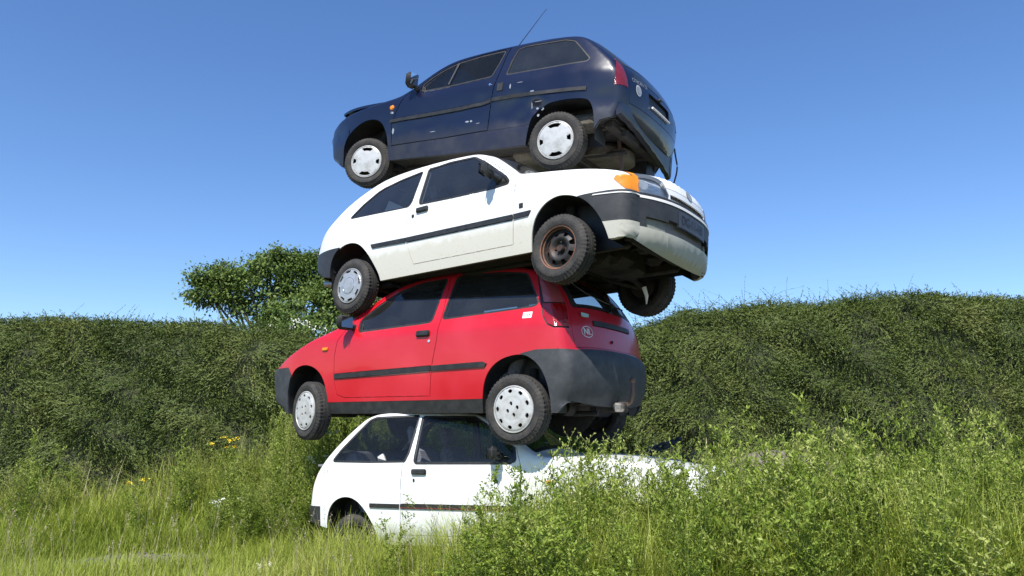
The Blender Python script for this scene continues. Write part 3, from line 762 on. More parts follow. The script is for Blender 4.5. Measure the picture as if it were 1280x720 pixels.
def car_red():
    c = CR; root = root_of('red_hatchback', (146.72, -1.08, -.88), (-.585, 7.438, 1.225), 'faded red three-door hatchback with dark grey bumpers, resting on the white car in the weeds')
    B, sk = skin_body(c); made = finish_skin(c, sk, root)
    floor_pan(root, B, -1.55, -.92, .93, 1.50, .20, -1.70, 1.74, .30, .24)
    running_gear(root, -1.225, 1.225, .235, .20, .22)
    interior(root, B, .25, .95, .62, -.88, drive=1)
    for sgn in (1, -1):
        make_wheel(root, (-1.225, sgn*.785, .235), sgn, 0, 'round_holes', .285, .195, rot=.3)
        make_wheel(root, (1.225, sgn*.785, .235), sgn, R(-13.9), 'round_holes', .285, .195, rot=.9)
        d = made[('door', sgn)]
        surf_box(d, B, 'door_handle', M['black'], -.265, .905, sgn, .15, .055, .03)
        p = B.side(np.array([[-.335, .835]]), sgn, 0)[0]; mb = MB(); mb.lathe([(0, sgn*.006), (.012, sgn*.006), (.014, -sgn*.004)], 14, tuple(p)); mb.build('door_lock', M['chrome'], d)
        door_mirror(d, B, .63, 1.03, sgn, 'black', (.10, .155, .135), .115, .02, .03)
        surf_box(root, B, 'side_indicator', M['amber'], .965, .825, sgn, .075, .032, .02)
    # badge, stickers
    a = B.sat
    def on_tail(s0, u0): return lambda V, off=.003: B.strip(np.stack([s0-V[:, 1], u0-V[:, 0]/.70], 1), off)
    tg = made[('tailgate', 0)]
    s0 = a(-1.673, .88)
    f = on_tail(a(-1.675, .862), .68)
    t = np.linspace(0, 2*math.pi, 33)[:-1]; ring = np.concatenate([np.stack([np.cos(t), np.sin(t)], 1)*[.080, .048], np.stack([np.cos(t), np.sin(t)], 1)*[.074, .042]])
    decal(tg, 'country_sticker', M['decal'], f, ring, [(k, (k+1) % 32, 32+(k+1) % 32, 32+k) for k in range(32)])
    V, F = text_mesh('NL', .082); V = np.concatenate([V+[d, 0] for d in (-.002, 0, .002)]); F = F+[tuple(i+len(V)//3 for i in q) for q in F]+[tuple(i+2*(len(V)//3) for i in q) for q in F]
    for k in range(3): V[k*len(V)//3:(k+1)*len(V)//3]
    decal(tg, 'sticker_letters', M['decal'], lambda V: np.concatenate([f(v, .003+.0008*i) for i, v in enumerate(np.split(V, 3))]), V*[1.02, .88], F)
    bd = MB(); P = B.strip(np.array([[a(-1.655, 1.0), .68]]), .006)[0]
    mb = MB(); mb.box(P, (.012, .125, .034), rotz(.0), bev=.3); mb.build('maker_badge', M['decal_teal'], tg)
    # white sticker on the quarter panel
    fq = lambda V, off=.0015: B.side(np.stack([-1.345-V[:, 0], .997+V[:, 1]], 1), 1, off)
    st = decal(made[('body_shell', 0)], 'paper_sticker', M['decal'], fq, [(-.044, -.026), (-.015, -.026), (.015, -.026), (.044, -.026), (.045, .026), (.015, .026), (-.015, .026), (-.043, .026)], [(0, 1, 6, 7), (1, 2, 5, 6), (2, 3, 4, 5)])
    V, F = text_mesh('1.6.4', .032); decal(made[('body_shell', 0)], 'sticker_writing', M['decal_ink'], lambda V: fq(V, .003), V, F)
    # number-plate light bar, lock, tail lamp seam, tow bar
    mb = MB(); P = B.strip(np.array([[a(-1.70, .79), .12]]), .004)[0]; mb.lathe([(0, 0), (.013, 0), (.015, .004)], 12, tuple(P)); mb.build('tailgate_lock', M['black'], tg)
    mb = MB(); mb.box((-1.62, 0, .30), (.06, .80, .06), bev=.2); mb.box((-1.80, 0.02, .265), (.16, .07, .09), bev=.2); mb.build('tow_bar', M['under'], root)
    mb = MB(); mb.tube([(-1.78, .02, .265), (-1.86, .02, .275), (-1.91, .02, .31), (-1.93, .02, .38), (-1.93, .02, .47)], [.02, .019, .018, .017, .014], 12)
    n = 12; V = []
    mb2 = [( .026*math.sin(math.pi*k/n), .026*math.cos(math.pi*k/n)) for k in range(n+1)]
    Vb = []; Fb = []
    for k, (r, h) in enumerate(mb2):
        for q in range(16): Vb.append((-1.93+r*math.cos(q*math.pi/8), .02+r*math.sin(q*math.pi/8), .49+h))
    for k in range(n):
        for q in range(16): Fb.append((k*16+q, k*16+(q+1) % 16, (k+1)*16+(q+1) % 16, (k+1)*16+q))
    mb.add(Vb, Fb); mb.build('tow_hook', mat('rusty_tow_ball', (.16, .10, .075), .6, metal=.3), root)
    mb = MB(); mb.box((-1.83, .08, .262), (.09, .10, .075), rotz(.2), bev=.25); mb.build('tow_socket', M['steel'], root)
    mb = MB(); mb.tube([(-1.45, -.42, .27), (-1.45, .40, .27)], .085, 14); mb.lathe([(0, -.03), (.27, -.03), (.29, .02), (0, .02)], 24, (-1.30, 0, .30)); mb.build('rear_silencer', M['under'], root)
    # rear wiper and its arm
    mb = MB(); s1 = a(-1.625, 1.085)
    P = B.strip(np.array([[s1+.05, .02], [s1-.02, -.05], [s1-.03, -.55]]), .03); mb.tube([tuple(p) for p in P], [.014, .009, .006], 8); mb.build('rear_wiper', M['black'], tg)
    return root, B

# ================================================================ THE WHITE HATCHBACK UNDER THE BLUE ONE
def white_strip(B):
    a = B.sat
    g0, g1 = a(-1.07, 1.305), a(-1.62, .96)
    hb = a(1.846, .565); ht = a(1.80, .708)
    R_ = [('front_spoiler', rect(-1, a(1.838, .312), -2, 2)), ('front_intake', rect(-1, a(1.845, .415), -.58, .58)), ('spoiler_web_left', rect(-1, a(1.845, .395), .0, .92)), ('spoiler_web_right', rect(-1, a(1.845, .395), -.92, 0)), ('front_bumper', rect(-1, a(1.846, .538), -2, 2)), ('bumper_stripe', rect(-1, a(1.846, .548), -2, 2)), ('front_bumper', rect(-1, hb, -2, 2))]
    for s_ in (1, -1):
        hl = [(hb+.003, s_*.56), (hb+.04, s_*.53), (ht-.055, s_*.60), (ht-.012, s_*.80), (ht-.002, s_*.93), (hb+.06, s_*.985), (hb+.003, s_*.985)]
        R_.append(('headlamp_left' if s_ > 0 else 'headlamp_right', hl))
        R_.append(('indicator_left' if s_ > 0 else 'indicator_right', [(hb, s_*.985), (hb+.06, s_*.985), (ht-.002, s_*.93), (ht+.03, s_*.97), (ht+.03, s_*2), (hb, s_*2)]))
    R_ += [('grille', rect(hb+.012, hb+.045, -.50, .50)),
           ('bonnet', rect(hb+.075, a(.90, .885), -.93, .93)),
           ('windscreen', rrect(a(.75, .94), a(.31, 1.245), -.90, .90)), ('windscreen_seal', rrect(a(.78, .92), a(.29, 1.26), -.94, .94)),
           ('rear_glass', rrect(g0, g1, -.84, .84)), ('rear_glass_seal', rrect(g0-.03, g1+.03, -.90, .90)), ('tailgate', rect(g0-.05, a(-2.0, .68), -.955, .955)), ('rear_bumper', rect(a(-2.015, .645), 99, -2, 2))]
    return R_
WREG = dict(DEFREG); WREG['headlamp_left'] = WREG['headlamp_right'] = dict(off=.004, fl=.03, gap=.004); WREG['indicator_left'] = WREG['indicator_right'] = DEFREG['indicator']; WREG['front_intake'] = dict(off=-.04, fl=0); WREG['spoiler_web_left'] = WREG['spoiler_web_right'] = dict(off=-.012, fl=.03); WREG['front_spoiler'] = dict(off=.020, fl=.04); WREG['front_bumper'] = dict(off=.018, fl=.04); WREG['bumper_stripe'] = dict(off=.023, fl=.008)
CW = dict(wrad=.02, key={'body': 'body_shell', 'indicator_left': 'indicator', 'indicator_right': 'indicator', 'spoiler_web_left': 'spoiler_web', 'spoiler_web_right': 'spoiler_web', 'headlamp_left': 'headlamp', 'headlamp_right': 'headlamp'}, hw=.80, zb=.88, tum=.38, xF=1.85, xR=-1.85, pf=.10, pr=.10, bf=.15, br=.07, zs=.20, rf=.045, rr=.05,
    outline=[(1.80, .222), (1.832, .25), (1.838, .319), (1.845, .434), (1.847, .558), (1.842, .66), (1.815, .715), (1.72, .750), (1.504, .795), (1.161, .850), (.90, .888), (.775, .925), (.66, 1.015), (.52, 1.125), (.397, 1.215), (.29, 1.268), (.16, 1.300), (-.159, 1.331), (-.489, 1.344), (-.75, 1.342), (-.95, 1.325), (-1.08, 1.292), (-1.20, 1.245), (-1.343, 1.172), (-1.48, 1.085), (-1.60, .995), (-1.70, .915), (-1.821, .838), (-1.90, .785), (-1.97, .725), (-2.012, .655), (-2.02, .586), (-2.0, .50), (-1.90, .43), (-1.77, .37)],
    arch_r=[(-1.575, .20), (-1.577, .296), (-1.572, .44), (-1.52, .55), (-1.41, .620), (-1.275, .643), (-1.15, .618), (-1.057, .555), (-.963, .455), (-.874, .335), (-.828, .258), (-.81, .2)],
    arch_f=[(.975, .2), (.978, .267), (.986, .367), (1.022, .478), (1.105, .570), (1.214, .610), (1.30, .608), (1.397, .582), (1.49, .532), (1.562, .459), (1.615, .376), (1.652, .289), (1.674, .206)],
    door=[(.794, .285), (.801, .454), (.804, .727), (.825, .82), (.784, .90), (.64, 1.010), (.452, 1.150), (.30, 1.235), (.219, 1.251), (-.096, 1.275), (-.399, 1.280), (-.412, 1.143), (-.390, .90), (-.435, .80), (-.479, .686), (-.459, .517), (-.40, .36), (-.365, .290)],
    win_f=[(-.31, .866), (-.355, 1.255), (-.091, 1.262), (.21, 1.235), (.394, 1.118), (.53, 1.016), (.69, .895), (.735, .838), (.589, .830), (.1, .845)],
    win_r=[(-1.296, .910), (-1.18, 1.035), (-1.02, 1.150), (-.95, 1.178), (-.727, 1.222), (-.448, 1.250), (-.432, .90), (-.46, .868), (-.80, .885)],
    side_first=[('front_spoiler', [(1.60, .332), (2.0, .337), (2.0, 0), (1.64, 0), (1.64, .206)]), ('front_bumper', [(1.49, .552), (1.56, .546), (2.0, .540), (2.0, .3), (1.45, .3)]),
        ('bumper_stripe', [(1.56, .5461), (1.57, .554), (2.0, .550), (2.0, .5401)]), ('front_bumper', [(1.42, .564), (1.5, .569), (1.70, .573), (2.0, .565), (2.0, .5), (1.45, .5)]),
        ('rear_bumper', [(-1.42, .617), (-1.6, .628), (-2.1, .648), (-2.1, .1), (-1.5, .1), (-1.5, .5)])],
    side_rules=[('moulding', [(.795, .497), (.795, .540), (-.4545, .555), (-.4545, .512)]), ('fender_moulding', [(.806, .497), (.806, .540), (.982, .542), (.955, .500)]), ('quarter_moulding', [(-.464, .512), (-.464, .555), (-.945, .568), (-.925, .528)]),
        ('indicator', [(1.722, .662), (1.735, .688), (1.79, .698), (2.0, .700), (2.0, .572), (1.800, .582)]),
        ('tail_lamp', [(-1.80, .90), (-1.845, .795), (-1.90, .70), (-1.95, .665), (-2.1, .665), (-2.1, .9)])],
    strip_rules=white_strip, regs=WREG, sided=SIDED, sub={**SUBS},
    mats={'body_shell': M['white'], 'door': M['white'], 'bonnet': M['white'], 'tailgate': M['white'], 'front_bumper': M['bumper_dark'], 'rear_bumper': M['bumper_dark'], 'side_window': M['glass'], 'quarter_window': M['glass'], 'windscreen': M['glass'], 'rear_glass': M['glass'], 'tail_lamp': M['redlens'], 'headlamp': M['headlamp'], 'indicator': M['amber'], 'interior_trim': M['trim'], 'front_spoiler': M['white_grimy'], 'front_intake': M['black'], 'spoiler_web': mat('grey_web', (.22, .23, .20), .7, noise=(12, (.10, .10, .085), .4, .7)), 'bumper_stripe': M['decal']})

def car_white():
    c = CW; root = root_of('white_hatchback', (-38.19, .18, -3.01), (-.145, 6.996, 2.42), 'white three-door hatchback with amber indicator and rusty bare front wheel, under the blue car')
    B, sk = skin_body(c); made = finish_skin(c, sk, root)
    floor_pan(root, B, -1.57, -.83, .99, 1.60, .20, -1.85, 1.78, .36, .23)
    running_gear(root, -1.223, 1.223, .198, .20, .20)
    interior(root, B, .22, .85, .62, -.90, drive=1)
    a = B.sat
    for sgn in (1, -1):
        make_wheel(root, (-1.223, sgn*.790, .198), sgn, 0, 'edge_slots', .275, .180, cap_mat='cap_grey', rot=.4)
        make_wheel(root, (1.223, sgn*.765, .198), sgn, R(-2.5), 'steel', .275, .178, rot=.3)
        d = made[('door', sgn)]
        surf_box(d, B, 'door_handle', M['black'], -.265, .793, sgn, .15, .05, .03)
        surf_box(d, B, 'door_lock', M['black'], -.385, .752, sgn, .032, .032, .015, bev=.5)
        door_mirror(d, B, .62, .90, sgn, 'black', (.09, .17, .12), .115, -.03, .045)
        surf_box(root, B, 'fender_badge', M['black'], .879, .602, sgn, .042, .042, .008)
    # reflector bowls and bulbs behind the headlamp glass
    hb = a(1.846, .565); ht = a(1.80, .708)
    for s_ in (1, -1):
        ss = np.linspace(hb-.01, ht+.01, 10); uu = np.linspace(.50, 1.0, 16)*s_; G = np.array([(q, u) for q in ss for u in uu])
        dep = -.030-.045*np.exp(-(((G[:, 0]-(hb+ht)/2)/.06)**2+((np.abs(G[:, 1])-.78)/.16)**2))
        lampo = made[('headlamp', s_)]
        mkobj('reflector', B.strip(G, dep), [(i*16+j, i*16+j+1, (i+1)*16+j+1, (i+1)*16+j) for i in range(9) for j in range(15)], M['reflector'], lampo)
        pc = B.strip(np.array([[(hb+ht)/2, .78*s_]]), -.035)[0]; mb = MB(); mb.box(pc, (.03, .035, .035), bev=.5); mb.build('bulb', M['chrome'], lampo)
    # number plate on its holder, grille badge
    sb = a(1.84, .44)
    f = lambda V, off=.012: B.strip(np.stack([sb+V[:, 1], V[:, 0]/.70], 1), off)
    gx = np.linspace(-.27, .27, 9); V = np.concatenate([np.stack([gx, np.full(9, -.062)], 1), np.stack([gx, np.full(9, .062)], 1)])
    F = [(k, k+1, 10+k, 9+k) for k in range(8)]
    pl = decal(made[('front_bumper', 0)], 'plate_holder', M['bumper_dark'], lambda V: f(V, .016), V*[1.06, 1.12], F); 
    pl = decal(made[('front_bumper', 0)], 'number_plate', M['plate'], lambda V: f(V, .020), V, F)
    V, F = text_mesh('DG-11-HB', .10); decal(made[('front_bumper', 0)], 'plate_number', M['plate_ink'], lambda V: f(V, .0225), V*[1, 1], F)
    sg = a(1.842, .64)
    fb = lambda V, off=.006: B.strip(np.stack([sg+.012+V[:, 1], V[:, 0]/.7], 1), off)
    decal(root, 'bonnet_badge', M['cap_grey'], fb, circle2(0, 0, .055, 20, .022), [tuple(range(20))])
    # grille slats in the slot, dark void behind the bumper
    # torn lower edge of the spoiler and rags of plastic
    mb = MB()
    for k in range(9):
        y = -.25+.09*k+random.uniform(-.02, .02); mb.tube([(1.92-.12*abs(y), y, .19), (1.93-.12*abs(y)+random.uniform(-.02, .03), y+.03, .17-random.uniform(0, .03))], .006, 5)
    mb.build('splash_guard', M['under'], root)
    # wires hanging under the engine
    wm = mat('hanging_wire', (.10, .09, .07), .7)
    for k, pts in enumerate([[(.95, -.35, .12), (1.0, -.30, -.05), (1.02, -.28, -.22)], [(1.0, -.40, .12), (1.15, -.30, -.05), (1.30, -.10, -.14)], [(.85, -.45, .15), (.86, -.42, -.04), (.84, -.40, -.30)]]):
        mb = MB(); mb.tube([tuple(Vector(p)) for p in chaikin(pts, n=2)], .0035, 5); mb.build('hanging_wire', wm, root)
    mb = MB(); mb.tube([(1.38, .35, .10), (1.40, .36, .02), (1.39, .37, -.05)], [.02, .016, .006], 8); mb.build('rag', M['decal'], root)
    # things left on the rear seat: a sheet of paper and a rag on the dashboard
    mb = MB(); mb.box((-.95, -.50, .93), (.30, .03, .26), roty(.5)@rotz(.3), bev=.05); mb.build('white_sheet', M['decal'], root)
    # exhaust tail
    mb = MB(); mb.tube([(-1.6, -.52, .33), (-1.93, -.54, .36)], .032, 12); mb.build('tow_eye', M['cap_grey'], root)
    return root, B

# ================================================================ THE BLUE HATCHBACK ON TOP
def blue_strip(B):
    a = B.sat
    g0, g1 = a(-1.36, 1.345), a(-1.76, 1.0)
    R_ = [('front_bumper', rect(-1, a(2.062, .655), -2, 2))]
    for s_ in (1, -1): R_.append(('headlamp_left' if s_ > 0 else 'headlamp_right', rrect(a(2.058, .675), a(1.975, .752), min(s_*.45, s_*.99), max(s_*.45, s_*.99), .02, .05)))
    R_ += [('grille', rect(a(2.05, .68), a(1.99, .74), -.43, .43)), ('bonnet', rect(a(1.86, .800), a(.86, .978), -.93, .93)),
           ('windscreen', rrect(a(.76, 1.03), a(.25, 1.345), -.90, .90)), ('windscreen_seal', rrect(a(.79, 1.005), a(.22, 1.36), -.94, .94)),
           ('rear_glass', rrect(g0, g1, -.84, .84)), ('rear_glass_seal', rrect(g0-.03, g1+.025, -.93, .93)),
           ('black_band', rrect(a(-1.81, .945), a(-1.845, .875), -.86, .80, .015, .06)),
           ('plate_recess', rrect(a(-1.862, .80), a(-1.862, .70), -.42, .42, .02, .03)),
           ('tailgate', rect(g0-.05, a(-1.858, .60), -.955, .955))]
    return R_
BREG = dict(DEFREG); BREG['headlamp_left'] = BREG['headlamp_right'] = dict(off=.004, fl=.03); BREG['plate_recess'] = dict(off=-.025, fl=0)
_B = None
CB = dict(wrad=.02, zq=.415, key={'body': 'body_shell', 'headlamp_left': 'headlamp', 'headlamp_right': 'headlamp'}, hw=.80, zb=.90, tum=.38, xF=1.88, xR=-1.80, pf=.12, pr=.08, bf=.12, br=.07, zs=.24, rf=.06, rr=.04,
    outline=[(1.74, .29), (1.90, .36), (1.99, .45), (2.065, .61), (2.066, .666), (2.017, .728), (1.93, .775), (1.80, .815), (1.622, .848), (1.326, .896), (1.095, .937), (.90, .966), (.79, 1.000), (.70, 1.070), (.56, 1.180), (.43, 1.265), (.30, 1.330), (.16, 1.368), (-.1, 1.393), (-.42, 1.408), (-.80, 1.412), (-1.08, 1.400), (-1.28, 1.372), (-1.40, 1.320), (-1.53, 1.215), (-1.66, 1.095), (-1.77, .99), (-1.83, .89), (-1.862, .77), (-1.865, .65), (-1.850, .52), (-1.815, .455)],
    arch_r=[(-.885, .24), (-.905, .38), (-.937, .503), (-1.032, .598), (-1.229, .638), (-1.504, .634), (-1.561, .596), (-1.599, .501), (-1.608, .409), (-1.612, .36)],
    arch_f=[(1.62, .30), (1.62, .366), (1.625, .473), (1.561, .587), (1.436, .670), (1.3, .728), (1.162, .737), (1.039, .689), (.956, .568), (.915, .412), (.901, .261), (.90, .24)],
    door=[(.867, .393), (.895, .627), (.834, .798), (.765, .94), (.70, 1.03), (.575, 1.125), (.427, 1.225), (.279, 1.290), (.128, 1.335), (-.15, 1.360), (-.447, 1.372), (-.512, 1.372), (-.492, 1.289), (-.472, .935), (-.441, .719), (-.428, .425)],
    win_f=[(.515, .995), (.535, 1.075), (.42, 1.165), (.28, 1.240), (.125, 1.290), (-.163, 1.324), (-.44, 1.335), (-.415, 1.182), (-.379, 1.03), (.142, 1.001)],
    win_r=[(-.577, 1.020), (-.585, 1.186), (-.615, 1.325), (-.70, 1.345), (-1.15, 1.330), (-1.27, 1.290), (-1.38, 1.17), (-1.490, 1.045), (-1.47, 1.022), (-1.0, 1.02)],
    side_first=[('front_bumper', [(1.55, .655), (2.3, .655), (2.3, .1), (1.55, .1)])],
    side_rules=[('headlamp', [(2.3, .672), (2.0, .672), (1.965, .70), (1.93, .755), (1.96, .80), (2.3, .80)]), ('moulding', line_poly([(.905, .676), (.70, .682), (.441, .692), (-.179, .712), (-.316, .719), (-.4385, .741)], .036)), ('quarter_moulding', line_poly([(-.448, .743), (-.466, .748), (-.709, .754), (-1.016, .740), (-1.519, .722)], .036)),
        ('sill', [(.95, .395), (.878, .394), (-.899, .441), (-1.0, .441), (-1.0, 0), (.95, 0)]),
        ('tail_lamp_top', [(-1.70, 1.13), (-1.90, 1.0), (-1.90, .955), (-1.80, .975), (-1.72, 1.015)]),
        ('tail_lamp', [(-1.735, 1.025), (-1.80, .978), (-1.95, .95), (-1.95, .745), (-1.770, .745), (-1.778, .879)])],
    strip_rules=blue_strip, regs={**BREG, 'door': dict(gap=.009, fl=.05)}, sided=SIDED, sub={**SUBS, 'plate_recess': 'tailgate'},
    dents=[(-.62, .60, .22, .028), (-.80, .50, .10, .02), (.1, .50, .30, .016), (.45, .60, .16, .012), (-1.68, .62, .16, .02), (1.75, .60, .15, .015), (-1.0, .60, .09, .035), (-1.12, .66, .08, -.010), (-.05, .66, .16, .012), (.25, .78, .3, .012), (-1.15, .86, .16, .012), (-.33, .75, .10, .014), (-.75, .70, .12, .010), (.85, .55, .1, .01), (-1.45, .85, .12, .01)],
    mats={'body_shell': M['blue'], 'door': M['blue'], 'bonnet': M['blue'], 'tailgate': M['blue'], 'front_bumper': M['blue'], 'side_window': M['glass_clear'], 'quarter_window': M['glass_dark'], 'windscreen': M['glass'], 'rear_glass': M['glass'], 'tail_lamp': M['redlens_dark'], 'tail_lamp_top': M['redlens_dark'], 'headlamp': M['headlamp_dull'], 'interior_trim': M['trim'], 'sill': mat('blue_black_sill', (.012, .014, .032), .45, noise=(6, (.035, .035, .04), .4, .75)), 'plate_recess': M['black'], 'black_band': M['glass_dark']})

def car_blue():
    c = CB; root = root_of('blue_hatchback', (147.46, -6.95, -.7), (-.223, 7.967, 3.875), 'dented dark blue three-door hatchback with aerial, topmost of the stack')
    B, sk = skin_body(c); made = finish_skin(c, sk, root)
    a = B.sat
    # the bonnet has popped: lifted and tilted on its hinge
    bo = made[('bonnet', 0)]
    T = Matrix.Translation((.86, 0, .978))@Matrix.Rotation(R(-8.5), 4, 'Y')@Matrix.Translation((-.86, 0, -.978)); bo.matrix_local = T
    ss = np.linspace(a(1.85, .802), a(.90, .972), 24); uu = np.linspace(-.90, .90, 15); G = np.array([(q, u) for q in ss for u in uu])
    mkobj('bonnet_underside', B.strip(G, -.045), [(i*15+j, i*15+j+1, (i+1)*15+j+1, (i+1)*15+j) for i in range(23) for j in range(14)], M['black'], bo)
    floor_pan(root, B, -1.60, -.90, .92, 1.58, .22, -1.76, 1.68, .40, .30, 'under')
    running_gear(root, -1.225, 1.225, .254, .24, .25)
    interior(root, B, .27, .93, .62, -.90, drive=1)
    for sgn in (1, -1):
        make_wheel(root, (-1.225, sgn*.775, .254), sgn, R(6)*sgn, 'four_slots', .28, .192, camber=R(-3), rot=.12)
        make_wheel(root, (1.225, sgn*.775, .254), sgn, R(16.7), 'four_slots', .28, .192, rot=0.)
        d = made[('door', sgn)]
        door_mirror(d, B, .60, 1.03, sgn, 'black', (.12, .13, .17), .095, .03, .065)
        p = B.side(np.array([[-.405, .918]]), sgn, 0)[0]; mb = MB(); mb.lathe([(0, sgn*.006), (.013, sgn*.006), (.015, -sgn*.004)], 14, tuple(p)); mb.build('door_lock', M['chrome'], d)
        surf_box(d, B, 'window_bar', M['bumper'], .148, 1.148, sgn, .022, .30, .012, ang=.10)
        surf_box(root, B, 'handle_recess', M['black'], -.536, .871, sgn, .07, .085, .006)
        p = B.side(np.array([[.904, .834]]), sgn, 0)[0]; mb = MB(); mb.lathe([(0, sgn*.016), (.022, sgn*.012), (.032, -sgn*.002)], 18, tuple(p)); mb.build('side_indicator', M['amber'], root)
    fs = lambda V, off=.002: B.side(np.stack([.895-V[:, 0], .775+V[:, 1]], 1), 1, off)
    V, F = text_mesh('16i', .035); decal(root, 'fender_script', M['decal'], fs, V, F)
    # scraped paint marks
    for (x, z, w_, h_) in ((-.16, .555, .035, .012), (-.21, .553, .02, .012), (-1.00, .66, .05, .006), (-.93, .63, .006, .05), (-1.05, .585, .03, .022), (-.78, .885, .05, .005), (.30, .50, .05, .005), (-.30, .52, .03, .004), (-1.02, .52, .016, .018), (-.66, .86, .012, .03), (-.93, .77, .03, .012), (.86, .56, .02, .05), (-.99, .60, .02, .02)):
        q = [(w_*math.cos(t)*random.uniform(.5, 1), h_*math.sin(t)*random.uniform(.5, 1)) for t in np.linspace(0, 6.28, 10)[:-1]]
        decal(root, 'paint_scrape', M['cap_grey'], lambda V, x=x, z=z: B.side(np.stack([x+V[:, 0], z+V[:, 1]], 1), 1, .0015), q, [tuple(range(9))])
    tg = made[('tailgate', 0)]
    ft = lambda s0, u0: (lambda V, off=.004: B.strip(np.stack([s0-V[:, 1], u0-V[:, 0]/.70], 1), off))
    V, F = text_mesh('CITROEN ZX', .052); decal(tg, 'tailgate_letters', M['cap_grey'], ft(a(-1.852, .85), .66), V, F)
    decal(tg, 'round_sticker', M['cap'], ft(a(-1.863, .765), .74), circle2(0, 0, .052, 24), [tuple(range(24))])
    decal(tg, 'round_sticker_ring', M['cap_grey'], lambda V: ft(a(-1.863, .765), .74)(V, .006), circle2(0, 0, .034, 24), [tuple(range(24))])
    V, F = text_mesh('1.6', .055); decal(tg, 'engine_badge', M['cap'], ft(a(-1.863, .76), -.74), V, F)
    mb = MB(); P = B.strip(np.array([[a(-1.862, .685), .36], [a(-1.862, .685), .15], [a(-1.862, .685), -.1], [a(-1.862, .685), -.36]]), .018); mb.tube([tuple(p) for p in P], .010, 6); mb.build('plate_trim_glint', M['decal'], tg)  # trim bar in flat white: the sun's glint on it put into the colour
    mb = MB(); P = B.strip(np.array([[a(-1.852, .83), .0]]), .01)[0]; mb.box(P, (.03, .05, .03), bev=.3); mb.build('tailgate_lock', M['bumper'], tg)
    # the torn rear bumper skin hangs lower on the far side
    V = []; F = []
    ys = np.linspace(.71, -.71, 24)
    for k, y in enumerate(ys):
        t = (0.71-y)/1.42; x = -1.845-.05*(1-(y/.8)**2)+.055*t; zt = .590; zl = .455-.21*t-.012*math.sin(k*1.7)*(k % 3 == 0)
        V += [(x+.02, y, zt), (x-.008, y, zt-.025), (x-.008, y, zl+.04), (x+.0, y, zl+.012), (x+.045, y, zl), (x+.05, y, zl+.05)]
    for k in range(23):
        for j in range(5): F.append((k*6+j, k*6+j+1, (k+1)*6+j+1, (k+1)*6+j))
    F += [tuple(range(6)), tuple(23*6+j for j in range(6))[::-1]]
    V2 = [(x, y, z) for x, y, z in V]
    mkobj('rear_bumper', V2, F, M['blue'], root)
    # bare metal and brackets behind the missing corner of the bumper
    mb = MB(); mb.box((-1.70, 0, .42), (.10, 1.25, .10), bev=.15); mb.box((-1.62, .55, .45), (.20, .10, .12), rotz(.4), bev=.2); mb.box((-1.78, .30, .37), (.06, .30, .08), bev=.2); mb.box((-1.66, .62, .47), (.13, .14, .07), roty(.5), bev=.2)
    mb.tube([(-1.50, .50, .42), (-1.62, .58, .38), (-1.72, .50, .44), (-1.8, .40, .40)], .018, 8); mb.build('bumper_bracket', M['under'], root)
    mb = MB(); mb.lathe([(0, -.04), (.25, -.04), (.29, .0), (.30, .09), (0, .09)], 28, (0, 0, 0)); V = np.concatenate(mb.V); V = np.stack([V[:, 0]-1.38, V[:, 2], -V[:, 1]+.34], 1); mkobj('spare_wheel_well', V, mb.F, M['under_tan'], root)
    mb = MB(); mb.box((-.80, .15, .26), (.45, .80, .16), bev=.3); mb.box((-1.45, .56, .46), (.34, .20, .16), bev=.3); mb.build('fuel_tank', M['under_tan'], root)
    mb = MB(); mb.box((-1.66, .24, .22), (.034, .02, .34), roty(.18), bev=.1); mb.box((-1.60, .10, .28), (.06, .30, .05), bev=.2); mb.build('hanging_strap', mat('strap_rust', (.06, .038, .028), .8), root)
    mb = MB(); P = chaikin([(-1.82, -.72, .60), (-1.83, -.74, .52), (-1.86, -.76, .38), (-1.82, -.76, .20), (-1.79, -.76, .08)], n=2); mb.tube([tuple(p) for p in P], .009, 8); mb.build('hanging_gas_strut', M['black'], root)
    # roof aerial
    P = B.strip(np.array([[a(-.43, 1.41), .80]]), 0)[0]; mb = MB(); mb.tube([tuple(P), tuple(P+[-.37, .02, .40])], [.005, .0022], 6); mb.tube([tuple(P), tuple(P+[-.03, 0, .03])], [.014, .008], 8); mb.build('roof_aerial', M['black'], root)
    return root, B

# ================================================================ THE WHITE HATCHBACK AT THE BOTTOM
def low_strip(B):
    a = B.sat
    g0, g1 = a(-1.20, 1.275), a(-1.56, .92)
    R_ = [('front_bumper', rect(-1, a(1.785, .60), -2, 2)), ('headlamp_left', rrect(a(1.785, .63), a(1.76, .745), .50, .98, .02, .06)), ('headlamp_right', rrect(a(1.785, .63), a(1.76, .745), -.98, -.50, .02, .06)), ('grille', rect(a(1.785, .65), a(1.77, .745), -.46, .46)),
        ('bonnet', rect(a(1.73, .778), a(.50, .905), -.94, .94)), ('windscreen', rrect(a(.37, .955), a(-.06, 1.225), -.90, .90)), ('windscreen_seal', rrect(a(.40, .93), a(-.08, 1.24), -.94, .94)),
        ('rear_glass', rrect(g0, g1, -.84, .84)), ('rear_glass_seal', rrect(g0-.03, g1+.03, -.90, .90)), ('tailgate', rect(g0-.05, a(-1.755, .60), -.955, .955)), ('rear_bumper', rect(a(-1.76, .49), 99, -2, 2))]
    return R_
